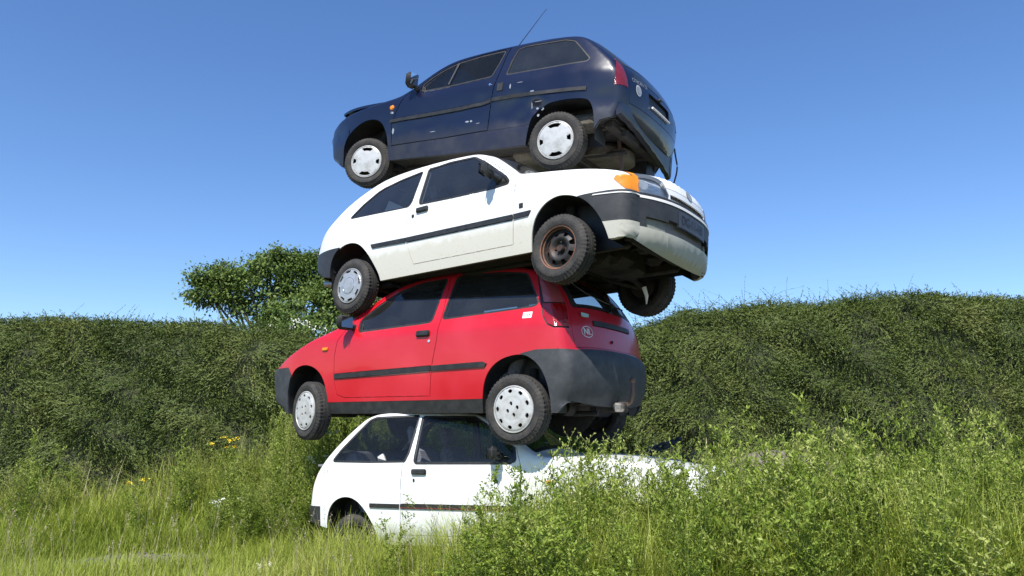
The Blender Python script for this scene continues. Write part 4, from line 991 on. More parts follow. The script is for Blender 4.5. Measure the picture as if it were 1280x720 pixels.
CL = dict(wrad=.014, key={'body': 'body_shell', 'headlamp_left': 'headlamp', 'headlamp_right': 'headlamp'}, hw=.79, zb=.90, tum=.36, xF=1.80, xR=-1.80, pf=.10, pr=.08, bf=.10, br=.06, zs=.185, rf=.05, rr=.05,
    outline=[(1.66, .25), (1.73, .30), (1.77, .45), (1.785, .60), (1.778, .72), (1.74, .772), (1.65, .80), (1.542, .825), (1.393, .852), (1.16, .885), (.919, .905), (.65, .915), (.46, .912), (.36, .955), (.22, 1.060), (.08, 1.158), (-.04, 1.232), (-.15, 1.275), (-.30, 1.293), (-.55, 1.303), (-.85, 1.305), (-1.08, 1.298), (-1.18, 1.275), (-1.25, 1.235), (-1.36, 1.140), (-1.47, 1.030), (-1.56, .925), (-1.65, .815), (-1.705, .735), (-1.738, .66), (-1.752, .55), (-1.765, .47), (-1.755, .36)],
    arch_r=[(-1.52, .185), (-1.530, .37), (-1.495, .490), (-1.42, .558), (-1.317, .582), (-1.215, .550), (-1.127, .460), (-1.062, .355), (-1.019, .26), (-1.0, .185)],
    arch_f=[(.86, .185), (.875, .30), (.91, .43), (.99, .53), (1.10, .58), (1.22, .58), (1.33, .53), (1.41, .43), (1.44, .30), (1.45, .185)],
    door=[(-.796, .266), (-.793, .70), (-.775, .85), (-.712, 1.041), (-.668, 1.26), (-.415, 1.27), (-.18, 1.255), (-.067, 1.21), (.10, 1.10), (.26, .985), (.30, .86), (.30, .40), (.25, .266)],
    win_f=[(-.652, .872), (-.635, 1.255), (-.16, 1.244), (-.075, 1.200), (.09, 1.090), (.23, .980), (.245, .890), (.20, .872)],
    win_r=[(-1.462, .886), (-1.40, .972), (-1.27, 1.118), (-1.165, 1.232), (-1.11, 1.255), (-.69, 1.264), (-.735, .95), (-.765, .884), (-1.1, .880)],
    side_first=[('front_bumper', [(1.52, .60), (2.0, .60), (2.0, 0), (1.52, 0)]), ('rear_bumper', [(-1.60, .49), (-2, .49), (-2, 0), (-1.60, 0)])],
    side_rules=[('moulding_stripe', line_poly([(-.787, .494), (.293, .490)], .006)), ('moulding', line_poly([(-.787, .505), (.293, .500)], .036)), ('quarter_moulding', line_poly([(-1.085, .508), (-.799, .505)], .036)), ('fender_moulding', line_poly([(.305, .50), (.86, .497)], .036)),
        ('tail_lamp', [(-1.640, .830), (-1.70, .665), (-1.715, .600), (-1.9, .590), (-1.9, .83)])],
    strip_rules=low_strip, regs=WREG, sided=SIDED, sub={**SUBS},
    mats={'body_shell': M['white_low'], 'door': M['white_low'], 'bonnet': M['white_low'], 'tailgate': M['white_low'], 'front_bumper': M['bumper_dark'], 'rear_bumper': M['bumper_dark'], 'side_window': M['glass_clear'], 'quarter_window': M['glass_clear'], 'windscreen': M['glass_clear'], 'rear_glass': M['glass_clear'], 'tail_lamp': M['redlens'], 'headlamp': M['headlamp'], 'interior_trim': M['trim'], 'moulding_stripe': mat('red_pinstripe', (.16, .03, .03), .5)})

def car_low():
    c = CL; root = root_of('white_scrap_hatchback', (-19, -.5, 0), (.05, 7.12, .13), 'white three-door hatchback standing in the tall weeds at the bottom of the stack')
    B, sk = skin_body(c); made = finish_skin(c, sk, root)
    floor_pan(root, B, -1.52, -1.02, .88, 1.44, .19, -1.68, 1.72, .30, .24)
    running_gear(root, -1.30, 1.16, .22, .20, .22)
    interior(root, B, .20, .88, .26, -1.10, drive=1)
    for sgn in (1, -1):
        make_wheel(root, (-1.28, sgn*.68, .17), sgn, 0, 'steel', .26, .165, rot=.2, lip=False)
        make_wheel(root, (1.16, sgn*.74, .22), sgn, 0, 'steel', .26, .165, rot=.6)
        d = made[('door', sgn)]
        surf_box(d, B, 'door_handle', M['black'], -.615, .792, sgn, .14, .048, .03)
        surf_box(d, B, 'door_lock', M['black'], -.663, .722, sgn, .018, .03, .012, bev=.5)
        door_mirror(d, B, .12, .925, sgn, 'black', (.10, .17, .11), .10, -.02, .02)
        surf_box(root, B, 'side_indicator', M['amber'], .545, .712, sgn, .06, .03, .02)
    # the crumpled roof of a seat cover on the rear shelf
    mb = MB(); mb.box((-1.18, -.42, .90), (.10, .12, .10), roty(.4), bev=.5); mb.build('crumpled_cloth', M['decal'], root)
    fq = lambda V, off=.002: B.side(np.stack([-1.56+V[:, 0], .79+V[:, 1]], 1), -1, off)
    V, F = text_mesh('1.0 S', .045); decal(root, 'quarter_script', M['cap_grey'], fq, V, F)
    return root, B
root_red, BR = car_red(); root_white, BW = car_white(); root_blue, BB = car_blue(); root_low, BL = car_low()
# ================================================================ PLANTS AND GROUND
from mathutils import noise as mnoise
def foliage_mat(name, c0, c1, c2, rough=.55, trans=.35, spec=.3):
    """leaf colour varies leaf by leaf through the mesh attribute 'tint' (0..1); thin leaves let some light through"""
    m = bpy.data.materials.new(name); m.use_nodes = True; t = m.node_tree; L = t.links
    b = t.nodes['Principled BSDF']; b.inputs['Roughness'].default_value = rough; b.inputs['Specular IOR Level'].default_value = spec
    at = t.nodes.new('ShaderNodeAttribute'); at.attribute_name = 'tint'
    r = t.nodes.new('ShaderNodeValToRGB'); e = r.color_ramp.elements
    e[0].color = (*c0, 1); e[1].color = (*c2, 1); k = e.new(.5); k.color = (*c1, 1)
    L.new(at.outputs['Fac'], r.inputs[0]); L.new(r.outputs[0], b.inputs['Base Color'])
    tr = t.nodes.new('ShaderNodeBsdfTranslucent'); L.new(r.outputs[0], tr.inputs[0])
    mx = t.nodes.new('ShaderNodeMixShader'); mx.inputs[0].default_value = trans
    L.new(b.outputs[0], mx.inputs[1]); L.new(tr.outputs[0], mx.inputs[2]); L.new(mx.outputs[0], t.nodes['Material Output'].inputs[0])
    return m
M['grass'] = foliage_mat('grass_blades', (.19, .25, .026), (.37, .43, .068), (.60, .55, .25), trans=.42)
M['weed'] = foliage_mat('weed_leaves', (.080, .142, .014), (.235, .315, .038), (.46, .49, .16), trans=.35)
M['weed_stem'] = foliage_mat('weed_stems', (.12, .18, .03), (.18, .23, .05), (.34, .30, .13), trans=.1)
M['hedge'] = foliage_mat('hedge_sprays', (.046, .074, .015), (.102, .138, .028), (.18, .19, .05), rough=.6, trans=.12)
M['tree'] = foliage_mat('tree_leaves', (.060, .108, .024), (.135, .20, .040), (.23, .29, .075), trans=.3)
M['straw'] = foliage_mat('dry_straw', (.16, .12, .08), (.30, .24, .15), (.46, .40, .27), trans=.1)
M['bark'] = mat('bark', (.07, .055, .04), .9, noise=(9, (.13, .11, .08), .4, .65), bump=(30, .6))
M['petal'] = mat('white_blossom', (.75, .75, .66), .7)
M['petal_y'] = mat('yellow_blossom', (.80, .58, .02), .6)

class Veg:
    """leaves, blades and stems gathered in numpy arrays, one mesh at the end"""
    def __init__(s): s.v = []; s.q = []; s.t = []; s.n = 0
    def _add(s, V, Q, T):
        s.v.append(V.reshape(-1, 3)); s.q.append(Q.reshape(-1, 4)+s.n); s.t.append(T.reshape(-1)); s.n += V.reshape(-1, 3).shape[0]
    def leaves(s, P, D, N, ln, wd, tint, fold=.15):
        """diamond leaves: base P, direction D, face normal N"""
        S_ = np.cross(D, N); S_ /= np.linalg.norm(S_, axis=1)[:, None]+1e-9; Nn = np.cross(S_, D)
        ln = np.broadcast_to(ln, len(P))[:, None]; wd = np.broadcast_to(wd, len(P))[:, None]
        mid = P+D*ln*.5
        V = np.stack([P, mid+S_*wd/2+Nn*wd*fold, P+D*ln-Nn*ln*.12, mid-S_*wd/2+Nn*wd*fold], 1)
        Q = np.arange(len(P)*4).reshape(-1, 4); s._add(V, Q, np.repeat(np.broadcast_to(tint, len(P)), 4))
    def stems(s, A, B_, r0, r1, tint):
        D = B_-A; D = D/(np.linalg.norm(D, axis=1)[:, None]+1e-9)
        U = np.cross(D, np.where(np.abs(D[:, 2:3]) > .9, [[1., 0, 0]], [[0, 0, 1.]])); U /= np.linalg.norm(U, axis=1)[:, None]; W_ = np.cross(D, U)
        r0 = np.broadcast_to(r0, len(A))[:, None]; r1 = np.broadcast_to(r1, len(A))[:, None]
        V = []
        for base, r in ((A, r0), (B_, r1)):
            for k in range(3):
                a = 2*math.pi*k/3; V.append(base+(U*math.cos(a)+W_*math.sin(a))*r)
        V = np.stack(V, 1); n = np.arange(len(A))[:, None]*6
        Q = np.concatenate([n+np.array([[k, (k+1) % 3, 3+(k+1) % 3, 3+k]]) for k in range(3)], 1)
        s._add(V, Q, np.repeat(np.broadcast_to(tint, len(A)), 6))
    def blades(s, P, h, wd, az, bend, tint):
        """curved grass blades in three segments"""
        d = np.stack([np.cos(az), np.sin(az), 0*az], 1); sd = np.stack([-np.sin(az), np.cos(az), 0*az], 1)
        V = []
        for t, w_ in ((0, 1), (.38, .85), (.72, .55), (1., .06)):
            c_ = P+d*(h*bend*t*t)[:, None]+np.array([0, 0, 1])*(h*t*(1-.35*bend*t))[:, None]
            V += [c_-sd*(wd*w_/2)[:, None], c_+sd*(wd*w_/2)[:, None]]
        V = np.stack(V, 1); n = np.arange(len(P))[:, None]*8
        Q = np.concatenate([n+np.array([[2*k, 2*k+1, 2*k+3, 2*k+2]]) for k in range(3)], 1)
        s._add(V, Q, np.repeat(tint, 8))
    def add(s, o, Mx=None, tint=0.):
        V = np.concatenate(o.v); Q = np.concatenate(o.q); T = np.concatenate(o.t)
        if Mx is not None: V = V@Mx[:3, :3].T+Mx[:3, 3]
        s._add(V, Q, np.clip(T+tint, 0, 1))
    def build(s, name, m, parent=None, loc=None):
        V = np.concatenate(s.v).astype(np.float32); Q = np.concatenate(s.q).astype(np.int32); T = np.concatenate(s.t).astype(np.float32)
        me = bpy.data.meshes.new(name); me.vertices.add(len(V)); me.vertices.foreach_set('co', V.ravel())
        me.loops.add(Q.size); me.loops.foreach_set('vertex_index', Q.ravel()); me.polygons.add(len(Q))
        me.polygons.foreach_set('loop_start', np.arange(0, Q.size, 4, dtype=np.int32)); me.update(calc_edges=True)
        a = me.attributes.new('tint', 'FLOAT', 'POINT'); a.data.foreach_set('value', T)
        me.materials.append(m); o = bpy.data.objects.new(name, me); COL.objects.link(o)
        if parent: o.parent = parent
        if loc is not None: o.location = loc
        return o
def rnd_unit(n):
    v = rng.normal(size=(n, 3)); return v/np.linalg.norm(v, axis=1)[:, None]
def unit(v): return v/(np.linalg.norm(v, axis=1)[:, None]+1e-9)
def vnoise(P, sc, seed=0):
    """cheap smooth noise in [-1, 1] from summed waves"""
    r = np.random.default_rng(100+seed); out = np.zeros(len(P))
    for k in range(7):
        f = r.normal(size=P.shape[1])*sc; out += np.sin(P@f+r.uniform(0, 6.28))
    return out/3.2

# ---- ground
def ground_z(x, y):
    P = np.stack([x, y], 1); return .05*vnoise(P, .8, 3)*sm(np.hypot(x, y-7), 1.0, 3.5)+.02*vnoise(P, 3, 4)
gx = np.concatenate([[-3000, -900, -300, -90, -40], np.linspace(-16, 16, 90), [40, 90, 300, 900, 3000]])
gy = np.concatenate([[-900, -100, -20], np.linspace(-4, 18, 70), [30, 60, 150, 500, 3000]])
X, Y = np.meshgrid(gx, gy); Z = ground_z(X.ravel(), Y.ravel())*(np.abs(X.ravel()) < 20)*(np.abs(Y.ravel()) < 20)
nx_, ny_ = len(gx), len(gy)
m = mat('soil_and_moss', (.055, .060, .026), .95, noise=(1.6, (.085, .072, .045), .42, .62), bump=(18, .7))
g = mkobj('ground', np.stack([X.ravel(), Y.ravel(), Z], 1), [(j*nx_+i, j*nx_+i+1, (j+1)*nx_+i+1, (j+1)*nx_+i) for j in range(ny_-1) for i in range(nx_-1)], m); tag(g, kind='structure')
# bare gravel patch at the left: a worn track
def patch(x, y): return np.exp(-(((x+3.75)/.75)**2+((y-7.8)/.42)**2)**1.5)
n = 40; t = np.linspace(0, 2*math.pi, n, endpoint=False); rr = 1+.12*np.sin(3*t+1)+.07*np.sin(7*t)
P = np.concatenate([[[-3.75, 7.8]], np.stack([-3.75+.80*rr*.55*np.cos(t), 7.8+.42*rr*.55*np.sin(t)], 1), np.stack([-3.75+.80*rr*np.cos(t), 7.8+.42*rr*np.sin(t)], 1)])
Zp = ground_z(P[:, 0], P[:, 1])+np.r_[.03, np.full(n, .025), np.full(n, -.03)]
F = [(0, 1+k, 1+(k+1) % n) for k in range(n)]+[(1+k, 1+n+k, 1+n+(k+1) % n, 1+(k+1) % n) for k in range(n)]
tag(mkobj('gravel_track', np.c_[P, Zp], F, mat('gravel', (.10, .085, .07), .9, noise=(30, (.24, .21, .18), .4, .6), bump=(60, 1))), kind='structure')

# loose pebbles on the track
n = 1500; px_, py_ = -3.75+rng.normal(0, .38, n), 7.8+rng.normal(0, .18, n); V = []; F = []
oct_ = np.array([[1, 0, 0], [0, 1, 0], [-1, 0, 0], [0, -1, 0], [0, 0, .7], [0, 0, -.7]]); of = [(0, 1, 4), (1, 2, 4), (2, 3, 4), (3, 0, 4), (1, 0, 5), (2, 1, 5), (3, 2, 5), (0, 3, 5)]
zz = ground_z(px_, py_)+.03
for k in range(n):
    V.append(oct_*rng.uniform(.006, .022)*rng.uniform(.6, 1.3, (6, 1))@rotz(rng.uniform(0, 6)).T+[px_[k], py_[k], zz[k]]); F += [tuple(i+6*k for i in f) for f in of]
tag(mkobj('pebbles', np.concatenate(V), F, mat('pebble', (.10, .09, .08), .85, noise=(5, (.20, .185, .165), .4, .6)), smooth=False), 'loose grey pebbles on the bare patch in the grass', 'gravel', kind='stuff')

# ---- hedge
def hedge_top(x):
    xs = [-30, -12, -6.2, -5, -4, -3.2, -1.5, 0.5, 2.1, 2.7, 3.4, 4.2, 5.5, 7, 9, 12, 30]
    zs_ = [3.22, 3.18, 3.18, 3.14, 2.99, 2.87, 2.84, 2.92, 3.06, 3.22, 3.36, 3.45, 3.52, 3.58, 3.62, 3.66, 3.66]
    return np.interp(x, xs, zs_)
def hedge_pt(x, v):
    """v 0..1 from the foot of the front over the crest to the back"""
    h = hedge_top(x)+.035*vnoise(np.stack([x, 0*x], 1), 1.6, 8)
    yb = 11.35+.35*vnoise(np.stack([x, 0*x], 1), .35, 9)
    kv = [0, .25, .5, .62, .72, .82, 1]; y = np.interp(v, kv, [0, .10, .30, .55, 1.05, 1.9, 2.9]); z = np.interp(v, kv, [-.1, .42, .82, .95, 1.0, .97, .2])
    P = np.stack([x, yb+y, h*z], 1)
    d = .09*vnoise(P, 1.6, 11)+.09*vnoise(P, 4.5, 12)
    P[:, 1] -= d*(1-sm(v, .6, .8)); P[:, 2] += d*.35*sm(v, .45, .7)
    return P
hx = np.linspace(-14, 14, 300); hv = np.linspace(0, 1, 60); X, V_ = np.meshgrid(hx, hv)
HP = hedge_pt(X.ravel(), V_.ravel())
hroot = empty('hedge', (0, 11.35, 0)); tag(hroot, 'tall dense dark green hedge running across behind the stacked cars', 'hedge')
nx_ = len(hx)
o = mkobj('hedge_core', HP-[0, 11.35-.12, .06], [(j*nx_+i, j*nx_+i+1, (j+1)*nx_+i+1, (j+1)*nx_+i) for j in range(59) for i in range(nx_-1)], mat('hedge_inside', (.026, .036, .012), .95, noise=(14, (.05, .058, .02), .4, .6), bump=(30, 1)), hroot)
n = 62000
x = rng.uniform(-12.5, 12.5, n); v = rng.uniform(0.0, .80, n)**.92
P = hedge_pt(x, v); e = 1e-2
Nx = hedge_pt(x+e, v)-P; Nv = hedge_pt(x, v+e)-P; NN = unit(np.cross(Nx, Nv))
P = P-NN*rng.uniform(.0, .08, n)[:, None]
# sprays droop and sweep in drifts
sweep = .6*vnoise(P, 1.5, 21)+.5*vnoise(P, 4., 22)
D = unit(NN*rng.uniform(.35, .9, n)[:, None]+np.stack([np.sin(sweep*2.2)*.9, 0*x, -.55+.5*np.cos(sweep*2)], 1)+rnd_unit(n)*.42)
top = sm(v, .52, .66)[:, None]; D = unit(D*(1-top)+(np.stack([rng.normal(0, .7, n), rng.normal(-.4, .5, n), rng.uniform(-.2, .45, n)], 1))*top)
ln = rng.uniform(.14, .32, n)*(1-.25*top[:, 0]); tint = np.clip(.40+.08*vnoise(P, 1.1, 5)+.15*vnoise(P, 5, 6)+rng.normal(0, .11, n), 0, 1)
hv_ = Veg()
for k in range(7):
    t = (k+.3)/7; base = P+D*(ln*t)[:, None]-np.array([0, 0, .05])*(t*t); side = unit(np.cross(D, rnd_unit(n)))
    ld = unit(D*.9+side*(1 if k % 2 else -1)*.5)
    hv_.leaves(base, ld, unit(NN+rnd_unit(n)*.5), rng.uniform(.036, .062, n), rng.uniform(.010, .018, n), np.clip(tint+rng.normal(0, .05, n)+.10*t, 0, 1))
o = hv_.build('hedge_foliage', M['hedge'], hroot, (0, -11.35, 0))
# thin shoots standing up from the crest
n = 420; x = np.concatenate([rng.uniform(2.0, 6, 220), rng.uniform(-12, 12, 200)]); P = hedge_pt(x, rng.uniform(.6, .72, n)); sv = Veg()
a = rng.uniform(-1.0, 1.0, n); L_ = rng.uniform(.12, .40, n)*np.where(rng.random(n) < .12, 1.7, 1)
A = P-[0, 0, .05]
for k in range(3):
    Bq = A+np.stack([np.sin(a)*L_/3*(1+.5*k), rng.normal(0, .02, n), np.cos(a*(1+.35*k))*L_/3], 1)
    sv.stems(A, Bq, .004-.001*k, .003-.001*k, np.full(n, .55)); 
    for q in range(3):
        f = rng.random(n)[:, None]; sv.leaves(A+(Bq-A)*f, unit(Bq-A+rnd_unit(n)*.05), rnd_unit(n), .035, .010, np.full(n, .45))
    A = Bq
sv.build('hedge_shoots', M['hedge'], hroot, (0, -11.35, 0))

# ---- tree behind the hedge
def tree(name, label, D0, blobs, trunk_px, hgt, nleaf, leaf, seed, group=None):
    """blobs: (px, py, radius px) of foliage masses as seen from the road, given true depth by D0"""
    r = np.random.default_rng(seed); s_ = D0/FPX
    C_ = np.array([((px-640)*s_, r.uniform(-1, 1)*q*s_*.8, EYE+(557-py)*s_) for px, py, q in blobs]); Rr = np.array([q*s_ for *_, q in blobs])
    root = empty(name, ((trunk_px-640)*s_, D0, 0)); tag(root, label, 'tree', group); off = np.array([(trunk_px-640)*s_, 0, 0]); C_ -= off
    mb = MB(); tip = np.array([0, 0, hgt*.55]); mb.tube([(0, 0, -.2), (.05, .05, hgt*.2), (-.05, 0, hgt*.4), tuple(tip)], [.24, .19, .15, .10], 10)
    tr = mb.build('trunk', M['bark'], root)
    vg = Veg(); tw = Veg(); mb = MB()
    for c_, q in zip(C_, Rr):
        st = np.array([0, 0, hgt*r.uniform(.25, .5)]); mid = (st+c_)/2+[0, 0, -.2]
        mb.tube([tuple(st), tuple(mid), tuple(c_)], [.09, .06, .025], 7)
        for k in range(9):
            d = unit(r.normal(size=(1, 3)))[0]; e_ = c_+d*q*.85; mb.tube([tuple(c_), tuple((c_+e_)/2+r.normal(0, .08, 3)), tuple(e_)], [.028, .018, .006], 5)
        m_ = int(nleaf*q*q/np.sum(Rr**2)); ncl = max(12, m_//85)
        cc = unit(r.normal(size=(ncl, 3)))*(q*r.uniform(.45, 1.02, ncl)**.6)[:, None]*[1, .9, .9]+c_
        idx = r.integers(0, ncl, m_); cs = r.uniform(.11, .26, ncl)
        P = cc[idx]+r.normal(size=(m_, 3))*cs[idx][:, None]*[1, 1, .62]
        out = unit(P-c_); D = unit(out*.5+r.normal(size=(m_, 3))*.6+[0, 0, -.25]); Nn = unit(out*.5+[0, 0, .6]+r.normal(size=(m_, 3))*.5)
        ti = np.clip(.45+.22*r.normal(size=ncl)[idx]+r.normal(0, .12, m_), 0, 1)
        vg.leaves(P, D, Nn, r.uniform(leaf*.8, leaf*1.3, m_), r.uniform(leaf*.4, leaf*.65, m_), ti)
    mb.build('limbs', M['bark'], root); vg.build('crown', M['tree'], root)
    return root
tree('ash_tree', 'leafy green tree rising above the hedge, left of the cars', 25., [(400, 345, 38), (368, 342, 32), (425, 372, 34), (342, 338, 26), (308, 350, 26), (280, 362, 22), (252, 366, 22), (247, 350, 14), (272, 340, 15), (318, 330, 14), (330, 384, 26), (378, 392, 36), (288, 392, 18), (430, 338, 22), (350, 325, 12), (395, 322, 14), (440, 402, 30), (345, 410, 26), (455, 365, 22)], 365, 6.5, 40000, .12, 5)
# elder bush with white flower heads just above the hedge
eb = empty('elder_bush', (-4.35, 14.6, 0)); tag(eb, 'bush with clusters of white blossom peeping over the hedge crest below the tree', 'bush')
vg = Veg(); n = 5000; P = rng.normal(size=(n, 3))*[.75, .45, .5]+[0, 0, 2.75]; vg.leaves(P, unit(rnd_unit(n)+[0, 0, -.2]), unit(rnd_unit(n)+[0, -.4, .8]), .10, .045, np.clip(rng.normal(.5, .2, n), 0, 1)); vg.build('foliage', M['tree'], eb)
mb = MB()
for k in range(7): mb.tube([(rng.normal(0, .1), rng.normal(0, .1), 0), (rng.normal(0, .3), 0, 1.6), (rng.normal(0, .6), rng.normal(0, .2), 2.9)], [.05, .03, .012], 6)
mb.build('stems', M['bark'], eb)
vg = Veg()
for c_ in [(-.5, -.4, 3.30), (-.25, -.45, 3.36), (.1, -.4, 3.34), (.35, -.4, 3.42), (.55, -.35, 3.33), (.75, -.4, 3.30), (.2, -.45, 3.48)]:
    n = 22; P = np.array(c_)+rng.normal(size=(n, 3))*[.05, .05, .025]; vg.leaves(P, rnd_unit(n), unit(rnd_unit(n)+[0, -.5, 1]), .035, .03, np.zeros(n))
vg.build('blossom', M['petal'], eb)

# ---- weeds: bushy upright stems with small three-part leaves
def weed_plant(h, spread=.16, nst=4, dens=1., leaf=.026, seed=0, wide=.42):
    r = np.random.default_rng(seed); lv, st = Veg(), Veg()
    for k in range(nst):
        az = r.uniform(0, 6.28); lean = r.uniform(.03, spread); hh = h*r.uniform(.72, 1.0) if k else h
        n = max(6, int(hh/.055)); pts = [np.array([r.normal(0, .02), r.normal(0, .02), 0])]
        d = np.array([math.cos(az)*lean, math.sin(az)*lean, 1.])
        for i in range(n):
            d = d+r.normal(0, .05, 3)*[1, 1, 0]; pts.append(pts[-1]+d/np.linalg.norm(d)*hh/n)
        pts = np.array(pts); rad = np.linspace(.0042, .0012, n+1)
        st.stems(pts[:-1], pts[1:], rad[:-1], rad[1:], np.clip(r.normal(.4, .15, n), 0, 1))
        for i in range(2, n+1):
            f = i/n; nb = 1 if r.random() < .9*dens else 0
            if r.random() < .55*dens: nb += 1
            for b in range(nb):
                a2 = r.uniform(0, 6.28); bl = (.05+.20*(1-f)**.8*r.uniform(.4, 1))*wide/.42; e = pts[i]+np.array([math.cos(a2)*bl, math.sin(a2)*bl, bl*r.uniform(.5, 1.0)])
                st.stems(pts[i][None], e[None], .0016, .0008, .5)
                m_ = max(3, int(bl/.016)); tt = np.linspace(.25, 1, m_); Q = pts[i]+(e-pts[i])*tt[:, None]
                for j in range(3):
                    dd = unit((e-pts[i])[None]/bl*.5+r.normal(size=(m_, 3))*.55+[0, 0, .25]); nn = unit(r.normal(size=(m_, 3))*.5+[0, 0, .9])
                    lv.leaves(Q, dd, nn, r.uniform(leaf*.75, leaf*1.35, m_), leaf*r.uniform(.32, .48), np.clip(.34+.22*f+r.normal(0, .15, m_), 0, 1))
            # leaves on the stem itself
            m_ = 4; dd = unit(r.normal(size=(m_, 3))*[1, 1, .5]+[0, 0, .35]); lv.leaves(np.repeat(pts[i][None], m_, 0), dd, unit(r.normal(size=(m_, 3))*.4+[0, 0, 1]), leaf*1.2, leaf*.42, np.clip(.4+.25*f+r.normal(0, .12, m_), 0, 1))
    return lv, st
def place_M(x, y, z, a, s_=1., tilt=0):
    Mx = np.eye(4); Mx[:3, :3] = rotz(a)@roty(tilt)*s_; Mx[:3, 3] = (x, y, z); return Mx
# how tall the growth is at a place (metres)
CAR_C = np.array([.05, 7.12]); CA = R(-19)
def in_low_car(x, y, pad=0.):
    dx, dy = x-CAR_C[0], y-CAR_C[1]; lx = dx*math.cos(CA)+dy*math.sin(CA); ly = -dx*math.sin(CA)+dy*math.cos(CA)
    return (np.abs(lx+.0) < 1.86+pad) & (np.abs(ly) < .80+pad)
kinds = []
for i in range(9):
    lf = [.025, .020, .029, .018, .025, .033, .021, .028, .020][i]
    kinds.append(weed_plant(1.0, [.20, .14, .28][i % 3], [5, 6, 4][i % 3], [1., .8, 1.][i % 3], lf, 40+i, [.42, .30, .52][i % 3]))
def scatter(n, fx, fy, hfun, keep=lambda x, y: np.ones(len(x), bool)):
    x = rng.uniform(*fx, n); y = rng.uniform(*fy, n); k = ~in_low_car(x, y, .10) & keep(x, y); x, y = x[k], y[k]; return x, y, hfun(x, y)
wv, ws = Veg(), Veg()
def add_weeds(x, y, h):
    z = ground_z(x, y)
    for a, b, c_, hh in zip(x, y, z, h):
        lv, st = kinds[rng.integers(len(kinds))]; Mx = place_M(a, b, c_, rng.uniform(0, 6.28), hh, rng.normal(0, .06)); Mx[:3, :3] = Mx[:3, :3]@np.diag([min(1.25, .9/max(hh, .4)), min(1.25, .9/max(hh, .4)), 1])
        tt = .10*float(vnoise(np.array([[a, b]]), 1.3, 77)[0])+rng.normal(0, .13); wv.add(lv, Mx, tt); ws.add(st, Mx, tt)
# near bank of weeds in front of the bottom car, rising to the right
def near_h(x, y):
    base = np.interp(x*5.0/y, [-.6, -.2, .2, .5, 1.0, 1.4, 1.8, 2.3, 3.6], [.38, .68, .92, 1.06, 1.14, 1.17, 1.22, 1.26, 1.22])
    return (base-.11*(y-4.6)*-.0)*rng.choice([.72, .85, .95, 1.10], len(x), p=[.3, .35, .25, .10])*rng.uniform(.93, 1.05, len(x))*(1-.18*(y < 3.9))
x, y, h = scatter(290, (-.5, 5.2), (3.5, 6.2), near_h, lambda x, y: (x < .82*y) & (x > -.15*y)); add_weeds(x, y, h)
# right of and behind the bottom car
x, y, h = scatter(330, (2.0, 8.6), (6.0, 10.9), lambda x, y: rng.uniform(.75, 1.15, len(x)), lambda x, y: x < .86*y); add_weeds(x, y, h)
x, y, h = scatter(60, (.6, 2.2), (8.2, 10.8), lambda x, y: rng.uniform(.7, 1.1, len(x))); add_weeds(x, y, h)
x, y, h = scatter(110, (-2.6, 1.2), (8.3, 10.6), lambda x, y: rng.uniform(1.1, 1.6, len(x))); add_weeds(x, y, h)
# green belt at the foot of the hedge on the left
x, y, h = scatter(170, (-8.8, -1.8), (9.6, 11.3), lambda x, y: rng.uniform(.45, 1.20, len(x))*np.interp(x, [-6, -4, -1], [.8, .95, 1.08]), lambda x, y: vnoise(np.stack([x, y], 1), 1.1, 61) > -.25); add_weeds(x, y, h)
x, y, h = scatter(90, (-1.8, .4), (9.0, 11.2), lambda x, y: rng.uniform(.8, 1.35, len(x))); add_weeds(x, y, h)
x, y, h = scatter(85, (-3.1, -.8), (9.5, 10.9), lambda x, y: rng.uniform(1.25, 1.65, len(x))); add_weeds(x, y, h)
x, y, h = scatter(70, (-3.4, -1.2), (7.8, 9.6), lambda x, y: rng.uniform(.35, .85, len(x)), lambda x, y: y > 7.9+(x+2.0)*-.3); add_weeds(x, y, h)
wo = wv.build('weed_undergrowth', M['weed']); tag(wo, kind='stuff'); wo['label'] = 'dense bright green weeds filling the ground round the bottom car'; wo['category'] = 'weeds'
so_ = ws.build('weed_stalks', M['weed_stem']); tag(so_, kind='stuff'); so_['label'] = 'tangle of thin stalks under the weed leaves'; so_['category'] = 'weeds'

